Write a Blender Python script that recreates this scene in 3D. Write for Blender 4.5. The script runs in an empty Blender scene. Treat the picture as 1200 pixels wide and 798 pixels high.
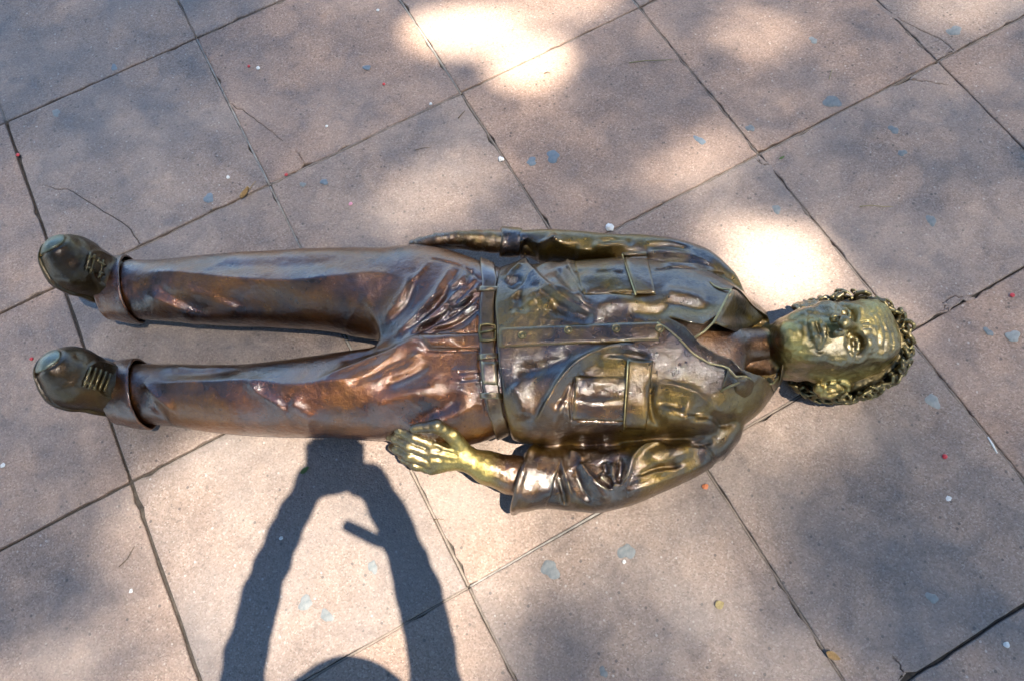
import bpy, bmesh, math, random
import numpy as np
from mathutils import Matrix, Vector

# ------------------------------------------------------------------ camera, sky, sun, exposure
H = 1.68                                   # height of the lens above the pavement
F, PITCH, ROLL = 846.7, 0.3625, -0.1470    # focal length in pixels of a 1200 wide picture
CP, SP, CR, SR = math.cos(PITCH), math.sin(PITCH), math.cos(ROLL), math.sin(ROLL)
sc = bpy.context.scene
cam_d = bpy.data.cameras.new('camera'); cam = bpy.data.objects.new('camera', cam_d)
sc.collection.objects.link(cam); sc.camera = cam
cam_d.sensor_width = 36.0; cam_d.lens = 36.0 * F / 1200.0
cam_d.clip_start = 0.05; cam_d.clip_end = 600
R3 = Matrix(((CR, -SR, 0), (SR * CP, CR * CP, -SP), (SR * SP, CR * SP, CP)))
cam.matrix_world = Matrix.Translation((0, 0, H)) @ R3.to_4x4()

SUN = np.array([0.25, -0.2456, 0.976]); SUN /= np.linalg.norm(SUN)   # towards the sun
SUN_EL = math.asin(SUN[2]); SUN_AZ = math.atan2(SUN[0], SUN[1])
w = bpy.data.worlds.new('World'); sc.world = w; w.use_nodes = True
nt = w.node_tree; nt.nodes.clear()
sky = nt.nodes.new('ShaderNodeTexSky'); sky.sky_type = 'NISHITA'; sky.sun_disc = False
sky.dust_density = 0.0; sky.ozone_density = 1.6; sky.altitude = 2200; sky.sun_elevation = SUN_EL; sky.sun_rotation = SUN_AZ
bg = nt.nodes.new('ShaderNodeBackground'); bg.inputs['Strength'].default_value = 0.13
wo = nt.nodes.new('ShaderNodeOutputWorld')
hs = nt.nodes.new('ShaderNodeHueSaturation'); hs.inputs['Saturation'].default_value = 1.12
nt.links.new(sky.outputs[0], hs.inputs['Color']); nt.links.new(hs.outputs[0], bg.inputs[0]); nt.links.new(bg.outputs[0], wo.inputs[0])
sl = bpy.data.lights.new('sun', 'SUN'); sl.energy = 5.0; sl.angle = math.radians(0.5); sl.color = (1.0, 0.91, 0.77)
so = bpy.data.objects.new('sun', sl); sc.collection.objects.link(so)
so.rotation_euler = Vector(SUN).to_track_quat('Z', 'Y').to_euler(); so.location = (3, -3, 14)
sc.view_settings.view_transform = 'Standard'; sc.view_settings.look = 'None'
sc.view_settings.gamma = 1; sc.view_settings.use_curve_mapping = False
sc.view_settings.exposure = 2.36
sc.cycles.max_bounces = 8

rng = np.random.default_rng(7); random.seed(7)
COL = sc.collection

# ------------------------------------------------------------------ photograph pixel -> place
def W(px, py, z=0.0):
    """point at height z that the lens sees at pixel (px, py) of the 1200 x 798 photograph"""
    px = np.asarray(px, float); py = np.asarray(py, float)
    x = (px - 600) / F; y = -(py - 399) / F
    x, y = CR * x - SR * y, SR * x + CR * y
    d = np.stack([x, y * CP + SP, y * SP - CP], -1)
    t = (np.asarray(z, float) - H) / d[..., 2]
    return np.stack([d[..., 0] * t, d[..., 1] * t, np.broadcast_to(np.asarray(z, float), t.shape)], -1)

# ------------------------------------------------------------------ materials
def mat(name):
    m = bpy.data.materials.new(name); m.use_nodes = True
    n = m.node_tree.nodes; l = m.node_tree.links
    return m, n, l, n['Principled BSDF']
def N(n, t, **kw):
    o = n.new(t)
    for k, v in kw.items():
        if k in o.inputs.keys(): o.inputs[k].default_value = v
        else: setattr(o, k, v)
    return o
def ramp(n, stops):
    r = n.new('ShaderNodeValToRGB'); e = r.color_ramp.elements
    while len(e) < len(stops): e.new(0.5)
    for k, (p, c) in enumerate(stops):
        e[k].position = p; e[k].color = (*c, 1) if len(c) == 3 else c
    return r
def mixc(n, l, fac, a, b, mode='MIX'):
    m = n.new('ShaderNodeMix'); m.data_type = 'RGBA'; m.blend_type = mode
    for s, v in ((m.inputs[0], fac), (m.inputs[6], a), (m.inputs[7], b)):
        if hasattr(v, 'links'): l.new(v, s)
        else: s.default_value = v if not isinstance(v, tuple) or len(v) == 4 else (*v, 1)
    return m.outputs[2]
def maprange(n, l, src, a, b, c=0.0, d=1.0):
    m = n.new('ShaderNodeMapRange'); l.new(src, m.inputs[0])
    for i, v in enumerate((a, b, c, d)): m.inputs[i + 1].default_value = v
    return m.outputs[0]
def math_(n, l, op, a, b=0.0):
    m = n.new('ShaderNodeMath'); m.operation = op
    for s, v in ((m.inputs[0], a), (m.inputs[1], b)):
        if hasattr(v, 'links'): l.new(v, s)
        else: s.default_value = v
    return m.outputs[0]

def bronze(name, dark, mid, gold, gold_amt=0.4, edge=0.6, rough=0.22, bump=0.25, stretch=(1, 1, 1), coat=1.0, cior=2.1, crough=0.13, second=None, patchy=0.35):
    """waxed bronze: patchy brown patina over metal, rubbed to gold on the edges and in patches"""
    m, n, l, b = mat(name)
    tc = N(n, 'ShaderNodeTexCoord'); mp = N(n, 'ShaderNodeMapping'); mp.inputs['Scale'].default_value = stretch
    l.new(tc.outputs['Object'], mp.inputs[0])
    n1 = N(n, 'ShaderNodeTexNoise', Scale=9.0, Detail=6.0, Roughness=0.62); l.new(mp.outputs[0], n1.inputs[0])
    n2 = N(n, 'ShaderNodeTexNoise', Scale=38.0, Detail=6.0, Roughness=0.7); l.new(mp.outputs[0], n2.inputs[0])
    n3 = N(n, 'ShaderNodeTexNoise', Scale=5.0, Detail=4.0, Distortion=1.0); l.new(tc.outputs['Object'], n3.inputs[0])
    n4 = N(n, 'ShaderNodeTexNoise', Scale=170.0, Detail=5.0, Roughness=0.75); l.new(tc.outputs['Object'], n4.inputs[0])
    geo = N(n, 'ShaderNodeNewGeometry')
    c = mixc(n, l, maprange(n, l, n1.outputs[0], 0.35, 0.65), dark, mid)
    c = mixc(n, l, maprange(n, l, n2.outputs[0], 0.42, 0.75, 0, 0.5), c, tuple(0.5 * v for v in dark))
    g = math_(n, l, 'MULTIPLY', maprange(n, l, n3.outputs[0], 0.45, 0.62), gold_amt)
    e = math_(n, l, 'MULTIPLY', maprange(n, l, geo.outputs['Pointiness'], 0.515, 0.58), edge)
    e = math_(n, l, 'MULTIPLY', e, maprange(n, l, n2.outputs[0], 0.35, 0.6, 0.35, 1.0))
    g = math_(n, l, 'MAXIMUM', g, e)
    g = math_(n, l, 'MULTIPLY', g, maprange(n, l, n4.outputs[0], 0.3, 0.6, 0.5, 1.0))
    c = mixc(n, l, g, c, gold)
    if second:                                   # brown patina where hands have not rubbed the metal
        at = N(n, 'ShaderNodeAttribute', attribute_name='rubbed')
        c2 = mixc(n, l, maprange(n, l, n1.outputs[0], 0.35, 0.65), second[0], second[1])
        ff = math_(n, l, 'ADD', at.outputs['Fac'], maprange(n, l, n2.outputs[0], 0.3, 0.7, -0.25, 0.25)); ff = maprange(n, l, ff, 0.15, 0.85)
        c = mixc(n, l, ff, c2, c)
    l.new(c, b.inputs['Base Color'])
    b.inputs['Metallic'].default_value = 0.92
    rr = math_(n, l, 'ADD', maprange(n, l, n2.outputs[0], 0.3, 0.7, rough - 0.05, rough + 0.13), maprange(n, l, n4.outputs[0], 0.35, 0.65, -0.04, 0.06))
    l.new(rr, b.inputs['Roughness'])
    l.new(maprange(n, l, n3.outputs[0], 0.40, 0.60, coat, coat * patchy), b.inputs['Coat Weight']); b.inputs['Coat IOR'].default_value = cior
    l.new(math_(n, l, 'ADD', maprange(n, l, n2.outputs[0], 0.3, 0.7, crough - 0.05, crough + 0.12), maprange(n, l, n4.outputs[0], 0.35, 0.7, -0.02, 0.10)), b.inputs['Coat Roughness'])
    v = N(n, 'ShaderNodeTexVoronoi', Scale=65.0, feature='SMOOTH_F1'); l.new(mp.outputs[0], v.inputs[0])
    hgt = math_(n, l, 'ADD', math_(n, l, 'MULTIPLY', n2.outputs[0], 0.9), math_(n, l, 'MULTIPLY', n4.outputs[0], 0.45))
    hgt = math_(n, l, 'ADD', hgt, math_(n, l, 'MULTIPLY', v.outputs[0], 0.35))
    bp = N(n, 'ShaderNodeBump', Strength=bump, Distance=0.006); l.new(hgt, bp.inputs['Height'])
    l.new(bp.outputs[0], b.inputs['Normal']); 
    bp2 = N(n, 'ShaderNodeBump', Strength=bump * 0.7, Distance=0.005); l.new(hgt, bp2.inputs['Height'])
    l.new(bp2.outputs[0], b.inputs['Coat Normal'])
    return m
GOLD = (0.52, 0.40, 0.12)
M_JACKET = bronze('bronze_jacket', (0.020, 0.008, 0.002), (0.096, 0.047, 0.012), (0.30, 0.190, 0.036), 0.55, 0.6, 0.30, 0.6, cior=1.78, crough=0.06, patchy=0.5)
M_TROUSER = bronze('bronze_trousers', (0.026, 0.007, 0.002), (0.150, 0.049, 0.011), (0.34, 0.135, 0.026), 0.45, 0.45, 0.30, 0.6, cior=1.82, crough=0.06, patchy=0.6)
M_HEAD = bronze('bronze_body', (0.060, 0.042, 0.015), (0.20, 0.150, 0.046), (0.46, 0.365, 0.11), 0.55, 0.7, 0.33, 0.5, coat=0.8, cior=1.8, crough=0.18, second=((0.055, 0.022, 0.009), (0.20, 0.095, 0.034)))
M_HAIR = bronze('bronze_hair', (0.035, 0.024, 0.010), (0.11, 0.078, 0.030), (0.50, 0.41, 0.17), 0.12, 1.0, 0.4, 0.3, coat=0.6, cior=1.7, crough=0.25)
M_SHOE = bronze('bronze_shoe', (0.022, 0.011, 0.004), (0.066, 0.038, 0.012), (0.20, 0.145, 0.036), 0.3, 0.4, 0.34, 0.4, coat=0.55, cior=1.6, crough=0.14)
M_TOE = bronze('bronze_toe_patina', (0.09, 0.10, 0.075), (0.18, 0.20, 0.155), (0.26, 0.23, 0.10), 0.2, 0.4, 0.4, 0.4, coat=0.6, cior=1.6, crough=0.22)
M_BELT = bronze('bronze_belt', (0.060, 0.030, 0.018), (0.16, 0.092, 0.055), (0.44, 0.34, 0.15), 0.2, 0.8, 0.32, 0.35, cior=1.9)
M_LACE = bronze('bronze_lace', (0.06, 0.042, 0.018), (0.15, 0.11, 0.04), (0.34, 0.27, 0.10), 0.4, 0.8, 0.34, 0.35, coat=0.5, cior=1.6, crough=0.15)
M_EDGE = bronze('bronze_rubbed', (0.24, 0.17, 0.065), (0.40, 0.32, 0.14), (0.58, 0.50, 0.25), 0.6, 0.8, 0.36, 0.35, coat=0.6, cior=1.7, crough=0.2)

# ------------------------------------------------------------------ scene helpers
def link(name, me, m, parent=None):
    o = bpy.data.objects.new(name, me); COL.objects.link(o)
    if m is not None and not me.materials: me.materials.append(m)
    if parent is not None: o.parent = parent
    return o
def tag(o, label, cat, group=None):
    o['label'] = label; o['category'] = cat
    if group: o['group'] = group
    return o
def pymesh(name, V, Fc, smooth=True):
    me = bpy.data.meshes.new(name); me.from_pydata([tuple(map(float, v)) for v in V], [], [tuple(map(int, f)) for f in Fc]); me.update()
    if smooth: me.polygons.foreach_set('use_smooth', [True] * len(me.polygons))
    return me
def npmesh(name, V, Q):
    """mesh from numpy vertices and quads"""
    me = bpy.data.meshes.new(name); nv, nq = len(V), len(Q)
    me.vertices.add(nv); me.vertices.foreach_set('co', np.ascontiguousarray(V, np.float32).ravel())
    me.loops.add(nq * 4); me.loops.foreach_set('vertex_index', np.ascontiguousarray(Q, np.int32).ravel())
    me.polygons.add(nq); me.polygons.foreach_set('loop_start', np.arange(0, nq * 4, 4, dtype=np.int32))
    me.polygons.foreach_set('use_smooth', np.ones(nq, bool))
    me.update(calc_edges=True); me.validate()
    return me
def empty(name, loc):
    o = bpy.data.objects.new(name, None); COL.objects.link(o); o.location = loc; o.empty_display_size = 0.1
    return o

# ------------------------------------------------------------------ implicit-surface sculpting kit
def surface_nets(f, org, h, relax=2):
    s = f < 0
    cnt = np.zeros(tuple(d - 1 for d in f.shape), np.uint8)
    offs = [(a, b, c) for a in (0, 1) for b in (0, 1) for c in (0, 1)]
    sl_ = lambda o: tuple(slice(o[k], f.shape[k] - 1 + o[k]) for k in range(3))
    for o in offs: cnt += s[sl_(o)]
    act = (cnt > 0) & (cnt < 8)
    idx = np.full(act.shape, -1, np.int32); ijk = np.argwhere(act); idx[act] = np.arange(len(ijk))
    corner = {o: f[ijk[:, 0] + o[0], ijk[:, 1] + o[1], ijk[:, 2] + o[2]] for o in offs}
    acc = np.zeros((len(ijk), 3)); num = np.zeros(len(ijk))
    for a in offs:
        for k in range(3):
            if a[k]: continue
            b = list(a); b[k] = 1; fa, fb = corner[a], corner[tuple(b)]
            cr = (fa < 0) != (fb < 0); t = np.where(cr, fa / np.where(cr, fa - fb, 1), 0)
            p = np.repeat(np.array([a], float), len(ijk), 0); p[:, k] += t
            acc[cr] += p[cr]; num[cr] += 1
    V = ijk + acc / num[:, None]
    quads = []
    for k in range(3):
        i1, i2 = [(1, 2), (2, 0), (0, 1)][k]
        lo = [slice(1, -1)] * 3; hi = [slice(1, -1)] * 3
        lo[k] = slice(0, -1); hi[k] = slice(1, None)
        A, B = s[tuple(lo)], s[tuple(hi)]
        e = np.argwhere(A != B)
        flip = A[e[:, 0], e[:, 1], e[:, 2]]
        g = e.copy(); g[:, i1] += 1; g[:, i2] += 1
        def c(d1, d2):
            q = g.copy(); q[:, i1] -= d1; q[:, i2] -= d2
            return idx[q[:, 0], q[:, 1], q[:, 2]]
        q = np.stack([c(1, 1), c(0, 1), c(0, 0), c(1, 0)], 1)
        q[~flip] = q[~flip][:, ::-1]
        quads.append(q)
    Q = np.concatenate(quads); Q = Q[(Q >= 0).all(1)]
    E_ = np.concatenate([Q[:, [0, 1]], Q[:, [1, 2]], Q[:, [2, 3]], Q[:, [3, 0]]])
    deg = np.bincount(E_[:, 0], minlength=len(V)) + np.bincount(E_[:, 1], minlength=len(V)); deg = np.maximum(deg, 1)
    for it in range(relax):
        L = np.zeros_like(V)
        for k in range(3):
            L[:, k] = np.bincount(E_[:, 0], V[E_[:, 1], k], len(V)) + np.bincount(E_[:, 1], V[E_[:, 0], k], len(V))
        V = 0.4 * V + 0.6 * L / deg[:, None]
    return org + V * h, Q

class Vol:
    """a block of space sampled on a grid"""
    def __init__(s, lo, hi, h):
        s.h = h; s.org = np.array(lo, float)
        n = [int(math.ceil((hi[k] - lo[k]) / h)) + 1 for k in range(3)]
        ax = [(lo[k] + np.arange(n[k]) * h).astype(np.float32) for k in range(3)]
        s.x, s.y, s.z = ax
        s.X = ax[0][:, None, None]; s.Y = ax[1][None, :, None]; s.Z = ax[2][None, None, :]
        s.shape = tuple(n)
    def mesh(s, f, name, relax=2):
        V, Q = surface_nets(f.astype(np.float32), s.org, s.h, relax)
        return npmesh(name, V, Q)
    def top(s, f):
        """height of the upper surface over each (x, y)"""
        ins = f < 0; k = f.shape[2] - 1 - np.argmax(ins[:, :, ::-1], 2); has = ins.any(2)
        k1 = np.minimum(k + 1, f.shape[2] - 1)
        I, J = np.indices(k.shape); fa, fb = f[I, J, k], f[I, J, k1]
        t = np.where(fb > fa, -fa / np.where(fb > fa, fb - fa, 1), 0)
        return np.where(has, s.z[k] + np.clip(t, 0, 1) * s.h, 0.0)
    def lookup(s, hm, x, y):
        i = np.clip((np.asarray(x) - s.x[0]) / s.h, 0, len(s.x) - 1.001); j = np.clip((np.asarray(y) - s.y[0]) / s.h, 0, len(s.y) - 1.001)
        a, b = i.astype(int), j.astype(int); u, v = i - a, j - b
        return (hm[a, b] * (1 - u) * (1 - v) + hm[a + 1, b] * u * (1 - v) + hm[a, b + 1] * (1 - u) * v + hm[a + 1, b + 1] * u * v)
def on(vol, hm, px, py, dz=0.0):
    """where the lens's ray through a pixel meets a height map"""
    z = np.full(np.shape(px), 0.17)
    for it in range(14):
        p = W(px, py, z); z = 0.5 * z + 0.5 * vol.lookup(hm, p[..., 0], p[..., 1])
    return W(px, py, z + dz)

def smin(a, b, k): 
    h = np.maximum(k - np.abs(a - b), 0) / k
    return np.minimum(a, b) - h * h * k * 0.25
def smax(a, b, k): return -smin(-a, -b, k)
def catmull(xs, ys, x):
    """smooth interpolation through (xs, ys), monotone x"""
    xs = np.asarray(xs, float); ys = np.asarray(ys, float); o = np.argsort(xs); xs, ys = xs[o], ys[o]
    d = np.diff(ys) / np.diff(xs); m = np.empty_like(ys); m[0], m[-1] = d[0], d[-1]
    m[1:-1] = 0.5 * (d[:-1] + d[1:])
    x = np.clip(x, xs[0], xs[-1]); k = np.clip(np.searchsorted(xs, x) - 1, 0, len(xs) - 2)
    hh = xs[k + 1] - xs[k]; t = (x - xs[k]) / hh
    return (ys[k] * (1 + 2 * t) * (1 - t) ** 2 + m[k] * hh * t * (1 - t) ** 2 + ys[k + 1] * t * t * (3 - 2 * t) + m[k + 1] * hh * t * t * (t - 1))
def profile(ctrl):
    """(pixel x, upper outline y, lower outline y, centre height, half height) -> stations along x"""
    out = []
    for px, t, b, zc, hb in ctrl:
        c = W(px, 0.5 * (t + b), zc); p, q = W(px, t, zc), W(px, b, zc)
        m = 0.5 * np.linalg.norm(p - q); tn = c[1] / (H - zc)
        a = math.sqrt(max(m * m - (hb * tn) ** 2, (0.45 * m) ** 2))
        out.append((c[0], c[1], zc, a, hb))
    return np.array(out)
def loft(v, ctrl, n=2.0, x0=None, x1=None, grow=0.0, cap=0.012):
    st = profile(ctrl); st = st[np.argsort(st[:, 0])]
    f = [catmull(st[:, 0], st[:, k], v.x).astype(np.float32)[:, None, None] for k in range(1, 5)]
    cy, cz, a, b = f; a = a + grow; b = b + grow
    u = np.abs(v.Y - cy) / a; t = np.abs(v.Z - cz) / b
    r = np.sqrt(u * u + t * t) if n == 2.0 else (u ** n + t ** n) ** (1.0 / n)
    d = (r - 1) * np.minimum(a, b)
    lo = st[0, 0] if x0 is None else x0; hi = st[-1, 0] if x1 is None else x1
    d = smax(d, lo - v.X, cap); d = smax(d, v.X - hi, cap)
    return d.astype(np.float32)
def cone(v, a, b, ra, rb, sc_=(1, 1, 1)):
    """round cone between two points; sc_ squashes space to make it elliptical"""
    a = np.asarray(a, float) * sc_; b = np.asarray(b, float) * sc_
    X, Y, Z = v.X * sc_[0], v.Y * sc_[1], v.Z * sc_[2]
    ab = b - a; L2 = max(float(ab @ ab), 1e-12)
    t = np.clip(((X - a[0]) * ab[0] + (Y - a[1]) * ab[1] + (Z - a[2]) * ab[2]) / L2, 0, 1)
    d = np.sqrt((X - a[0] - t * ab[0]) ** 2 + (Y - a[1] - t * ab[1]) ** 2 + (Z - a[2] - t * ab[2]) ** 2) - (ra + (rb - ra) * t)
    return (d / max(sc_)).astype(np.float32)
def ball(v, c, r):
    r = np.broadcast_to(np.asarray(r, float), 3)
    q = np.sqrt(((v.X - c[0]) / r[0]) ** 2 + ((v.Y - c[1]) / r[1]) ** 2 + ((v.Z - c[2]) / r[2]) ** 2)
    return ((q - 1) * r.min()).astype(np.float32)
def chain(v, pts, rad, k=0.008):
    d = None
    for i in range(len(pts) - 1):
        c = cone(v, pts[i], pts[i + 1], rad[i], rad[i + 1])
        d = c if d is None else smin(d, c, k)
    return d
_lat = np.random.default_rng(3).random((48, 48, 48)).astype(np.float32)
def noise3(x, y, z):
    x, y, z = np.broadcast_arrays(x, y, z)
    i, j, k = np.floor(x).astype(int), np.floor(y).astype(int), np.floor(z).astype(int)
    u, v, w_ = x - i, y - j, z - k
    u, v, w_ = [t * t * (3 - 2 * t) for t in (u, v, w_)]
    g = lambda a, b, c: _lat[(i + a) % 48, (j + b) % 48, (k + c) % 48]
    r = 0
    for a in (0, 1):
        for b in (0, 1):
            for c in (0, 1):
                r = r + g(a, b, c) * (u if a else 1 - u) * (v if b else 1 - v) * (w_ if c else 1 - w_)
    return r * 2 - 1
def rough(v, f, amp, freq, off=0.0, band=0.012):
    """add noise relief to a field near its surface only"""
    i = np.argwhere(np.abs(f) < band); p = [v.x[i[:, 0]] * freq, v.y[i[:, 1]] * freq, v.z[i[:, 2]] * freq + off]
    f = f.copy(); f[i[:, 0], i[:, 1], i[:, 2]] += (amp * noise3(*p)).astype(np.float32); return f
def sstep(a, b, x):
    t = np.clip((x - a) / (b - a), 0, 1); return t * t * (3 - 2 * t)

PXM = 0.00193     # metres to a photograph pixel on the figure
def folds(vol, hm, strokes):
    """height relief from drawn fold lines. kind g: soft roll, r: sharp crest, v: narrow seam, s: overlap (drops on the right of the line)"""
    gx, gy = vol.x[:, None], vol.y[None, :]
    out = np.zeros((len(vol.x), len(vol.y)))
    for kind, amp, wd, pts in strokes:
        pts = np.array(pts, float)
        if len(pts) > 2:                                            # round the polyline
            t = np.arange(len(pts)); tt = np.linspace(0, len(pts) - 1, (len(pts) - 1) * 5 + 1)
            pts = np.stack([catmull(t, pts[:, 0], tt), catmull(t, pts[:, 1], tt)], 1)
        p = on(vol, hm, pts[:, 0], pts[:, 1])[:, :2]; wd = wd * PXM; amp = amp * 0.00145
        best = np.full(out.shape, 9.0); along = np.zeros(out.shape); side = np.zeros(out.shape)
        cum = np.concatenate([[0], np.cumsum(np.linalg.norm(np.diff(p, axis=0), axis=1))]); tot = max(cum[-1], 1e-6)
        m = max(5 * wd, 0.03)
        ia = np.searchsorted(vol.x, p[:, 0].min() - m); ib = np.searchsorted(vol.x, p[:, 0].max() + m)
        ja = np.searchsorted(vol.y, p[:, 1].min() - m); jb = np.searchsorted(vol.y, p[:, 1].max() + m)
        if ib <= ia or jb <= ja: continue
        X, Y = gx[ia:ib], gy[:, ja:jb]; bs = np.full((ib - ia, jb - ja), 9.0); al = np.zeros_like(bs); sd = np.zeros_like(bs)
        for i in range(len(p) - 1):
            d = p[i + 1] - p[i]; L2 = max(d @ d, 1e-12)
            t = np.clip(((X - p[i, 0]) * d[0] + (Y - p[i, 1]) * d[1]) / L2, 0, 1)
            ex, ey = X - p[i, 0] - t * d[0], Y - p[i, 1] - t * d[1]; r = np.hypot(ex, ey)
            q = r < bs; bs[q] = r[q]; al[q] = (cum[i] + t * math.sqrt(L2))[q] / tot; sd[q] = np.sign(d[0] * ey - d[1] * ex)[q]
        taper = sstep(0, 0.22, al) * sstep(0, 0.22, 1 - al) if kind != 'v' else sstep(0, 0.04, al) * sstep(0, 0.04, 1 - al)
        if kind == 'g': z = np.exp(-(bs / wd) ** 2)
        elif kind == 'r': z = np.exp(-np.sqrt(bs ** 2 + 0.002 ** 2) / wd)
        elif kind == 'v': z = np.exp(-(bs / wd) ** 2)
        else: z = (0.5 + 0.5 * np.tanh(sd * bs / 0.0025)) * np.exp(-(bs / wd) ** 2)
        out[ia:ib, ja:jb] += amp * z * taper
    return out
def relief(vol, f, disp, lo=0.03, hi=0.10):
    return f - (disp[:, :, None] * sstep(lo, hi, vol.Z)).astype(np.float32)
def cloth_noise(vol, scale, ang, stretch, amp, seed=0.0):
    x, y = np.meshgrid(vol.x, vol.y, indexing='ij'); c, s_ = math.cos(ang), math.sin(ang)
    u, v = (x * c + y * s_) / stretch, -x * s_ + y * c
    q = noise3(u * scale, v * scale, np.full_like(u, seed)); q2 = noise3(u * scale * 2.3 + 9, v * scale * 2.3, np.full_like(u, seed + 5))
    return amp * (q + 0.4 * q2)

def crumple(vol, scale, ang, stretch, amp, seed):
    x, y = np.meshgrid(vol.x, vol.y, indexing='ij'); c, s_ = math.cos(ang), math.sin(ang)
    wx = 0.02 * noise3(x * 9, y * 9, np.full_like(x, seed + 1)); u, v = ((x + wx) * c + (y - wx) * s_) / stretch, -(x + wx) * s_ + (y - wx) * c
    q = 1 - np.abs(noise3(u * scale, v * scale, np.full_like(u, seed))) * 1.6
    m = sstep(0.05, 0.5, noise3(x * 6 + 3, y * 6, np.full_like(x, seed + 2)) + 0.2)
    return amp * (np.maximum(q, 0) ** 2.2 - 0.3) * m

def grid_sheet(P, thick, name, up=None):
    """solid sheet over a grid of points P[i][j]; rounded rim"""
    P = np.asarray(P, float); nu, nv = P.shape[:2]
    du = np.gradient(P, axis=0); dv = np.gradient(P, axis=1); nn = np.cross(du, dv)
    nn /= np.maximum(np.linalg.norm(nn, axis=2, keepdims=True), 1e-9)
    if up is None: up = nn[..., 2].mean() >= 0
    if not up: nn = -nn
    rim = np.ones((nu, nv)); rim[0] = rim[-1] = 0.35; rim[:, 0] = rim[:, -1] = 0.35
    T = P + nn * thick * 0.5 * rim[..., None]; B = P - nn * thick * 0.5 * rim[..., None]
    V = np.concatenate([T.reshape(-1, 3), B.reshape(-1, 3)]); n0 = nu * nv; Fc = []
    ix = lambda i, j: i * nv + j
    for i in range(nu - 1):
        for j in range(nv - 1):
            q = (ix(i, j), ix(i + 1, j), ix(i + 1, j + 1), ix(i, j + 1))
            Fc.append(q if up else q[::-1]); r = tuple(k + n0 for k in q); Fc.append(r[::-1] if up else r)
    ring = [ix(i, 0) for i in range(nu)] + [ix(nu - 1, j) for j in range(1, nv)] + [ix(i, nv - 1) for i in range(nu - 2, -1, -1)] + [ix(0, j) for j in range(nv - 2, 0, -1)]
    for a, b in zip(ring, ring[1:] + ring[:1]):
        q = (a, a + n0, b + n0, b); Fc.append(q if up else q[::-1])
    return pymesh(name, V, Fc)
def rows_sheet(rows, nu, nv, thick, name, up=None):
    """sheet through rows of 3D points, smoothed both ways"""
    R = []
    for r in rows:
        r = np.asarray(r, float); t = np.linspace(0, len(r) - 1, nv)
        R.append(np.stack([catmull(np.arange(len(r)), r[:, k], t) for k in range(3)], 1))
    R = np.array(R); t = np.linspace(0, len(R) - 1, nu)
    P = np.array([[ [0, 0, 0] ] * nv] * nu, float)
    for j in range(nv):
        for k in range(3): P[:, j, k] = catmull(np.arange(len(R)), R[:, j, k], t)
    return grid_sheet(P, thick, name, up)
def patch(vol, hm, quad, thick, name, nu=14, nv=14, lift=None, wob=0.0):
    """sheet laid on the surface inside a quad of photograph pixels (corners in order)"""
    q = np.array(quad, float); u = np.linspace(0, 1, nu)[:, None, None]; v = np.linspace(0, 1, nv)[None, :, None]
    px = (q[0] * (1 - u) + q[1] * u) * (1 - v) + (q[3] * (1 - u) + q[2] * u) * v
    P = on(vol, hm, px[..., 0], px[..., 1])
    if lift is not None: P[..., 2] += lift(np.linspace(0, 1, nu)[:, None], np.linspace(0, 1, nv)[None, :])
    if wob: P[..., 2] += wob * noise3(P[..., 0] * 45, P[..., 1] * 45, np.full(P.shape[:2], 2.5))
    return grid_sheet(P, thick, name, True)
def tube(name, pts, rad, seg=10, closed=False):
    pts = [Vector(p) for p in pts]; n = len(pts); V = []; Fc = []
    rad = [rad] * n if np.isscalar(rad) else rad; up = Vector((0, 0, 1))
    for i, p in enumerate(pts):
        t = (pts[(i + 1) % n if closed else min(i + 1, n - 1)] - pts[(i - 1) % n if closed else max(i - 1, 0)]).normalized()
        a = t.cross(up if abs(t.z) < 0.9 else Vector((1, 0, 0))).normalized(); b = a.cross(t)
        for k in range(seg):
            th = 2 * math.pi * k / seg; V.append(p + rad[i] * (math.cos(th) * a + math.sin(th) * b))
    for i in range(n if closed else n - 1):
        for k in range(seg):
            j = (i + 1) % n; Fc.append((i * seg + k, i * seg + (k + 1) % seg, j * seg + (k + 1) % seg, j * seg + k))
    if not closed: Fc += [tuple(range(seg))[::-1], tuple((n - 1) * seg + k for k in range(seg))]
    return pymesh(name, V, Fc)
def lathe_disc(name, prof, seg=18, M=None):
    V = []; Fc = []
    for r, z in prof:
        for k in range(seg):
            th = 2 * math.pi * k / seg; V.append((r * math.cos(th), r * math.sin(th), z))
    for i in range(len(prof) - 1):
        for k in range(seg): Fc.append((i * seg + k, i * seg + (k + 1) % seg, (i + 1) * seg + (k + 1) % seg, (i + 1) * seg + k))
    Fc.append(tuple((len(prof) - 1) * seg + k for k in range(seg)))
    if M is not None: V = [M @ Vector(v) for v in V]
    return pymesh(name, V, Fc)

#@@GROUND@@
TILE = 0.3569 * H; GA = 0.3637; GOX, GOY = 2.2265, -4.2222       # slab grid read off the joints
GC, GS = math.cos(GA), math.sin(GA)
def g2w(u, v):
    """slab grid coordinates -> ground"""
    a, b = (u - GOX) * TILE, (v - GOY) * TILE
    return (a * GC - b * GS, a * GS + b * GC)
def w2g(x, y): return ((x * GC + y * GS) / TILE + GOX, (-x * GS + y * GC) / TILE + GOY)

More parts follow.
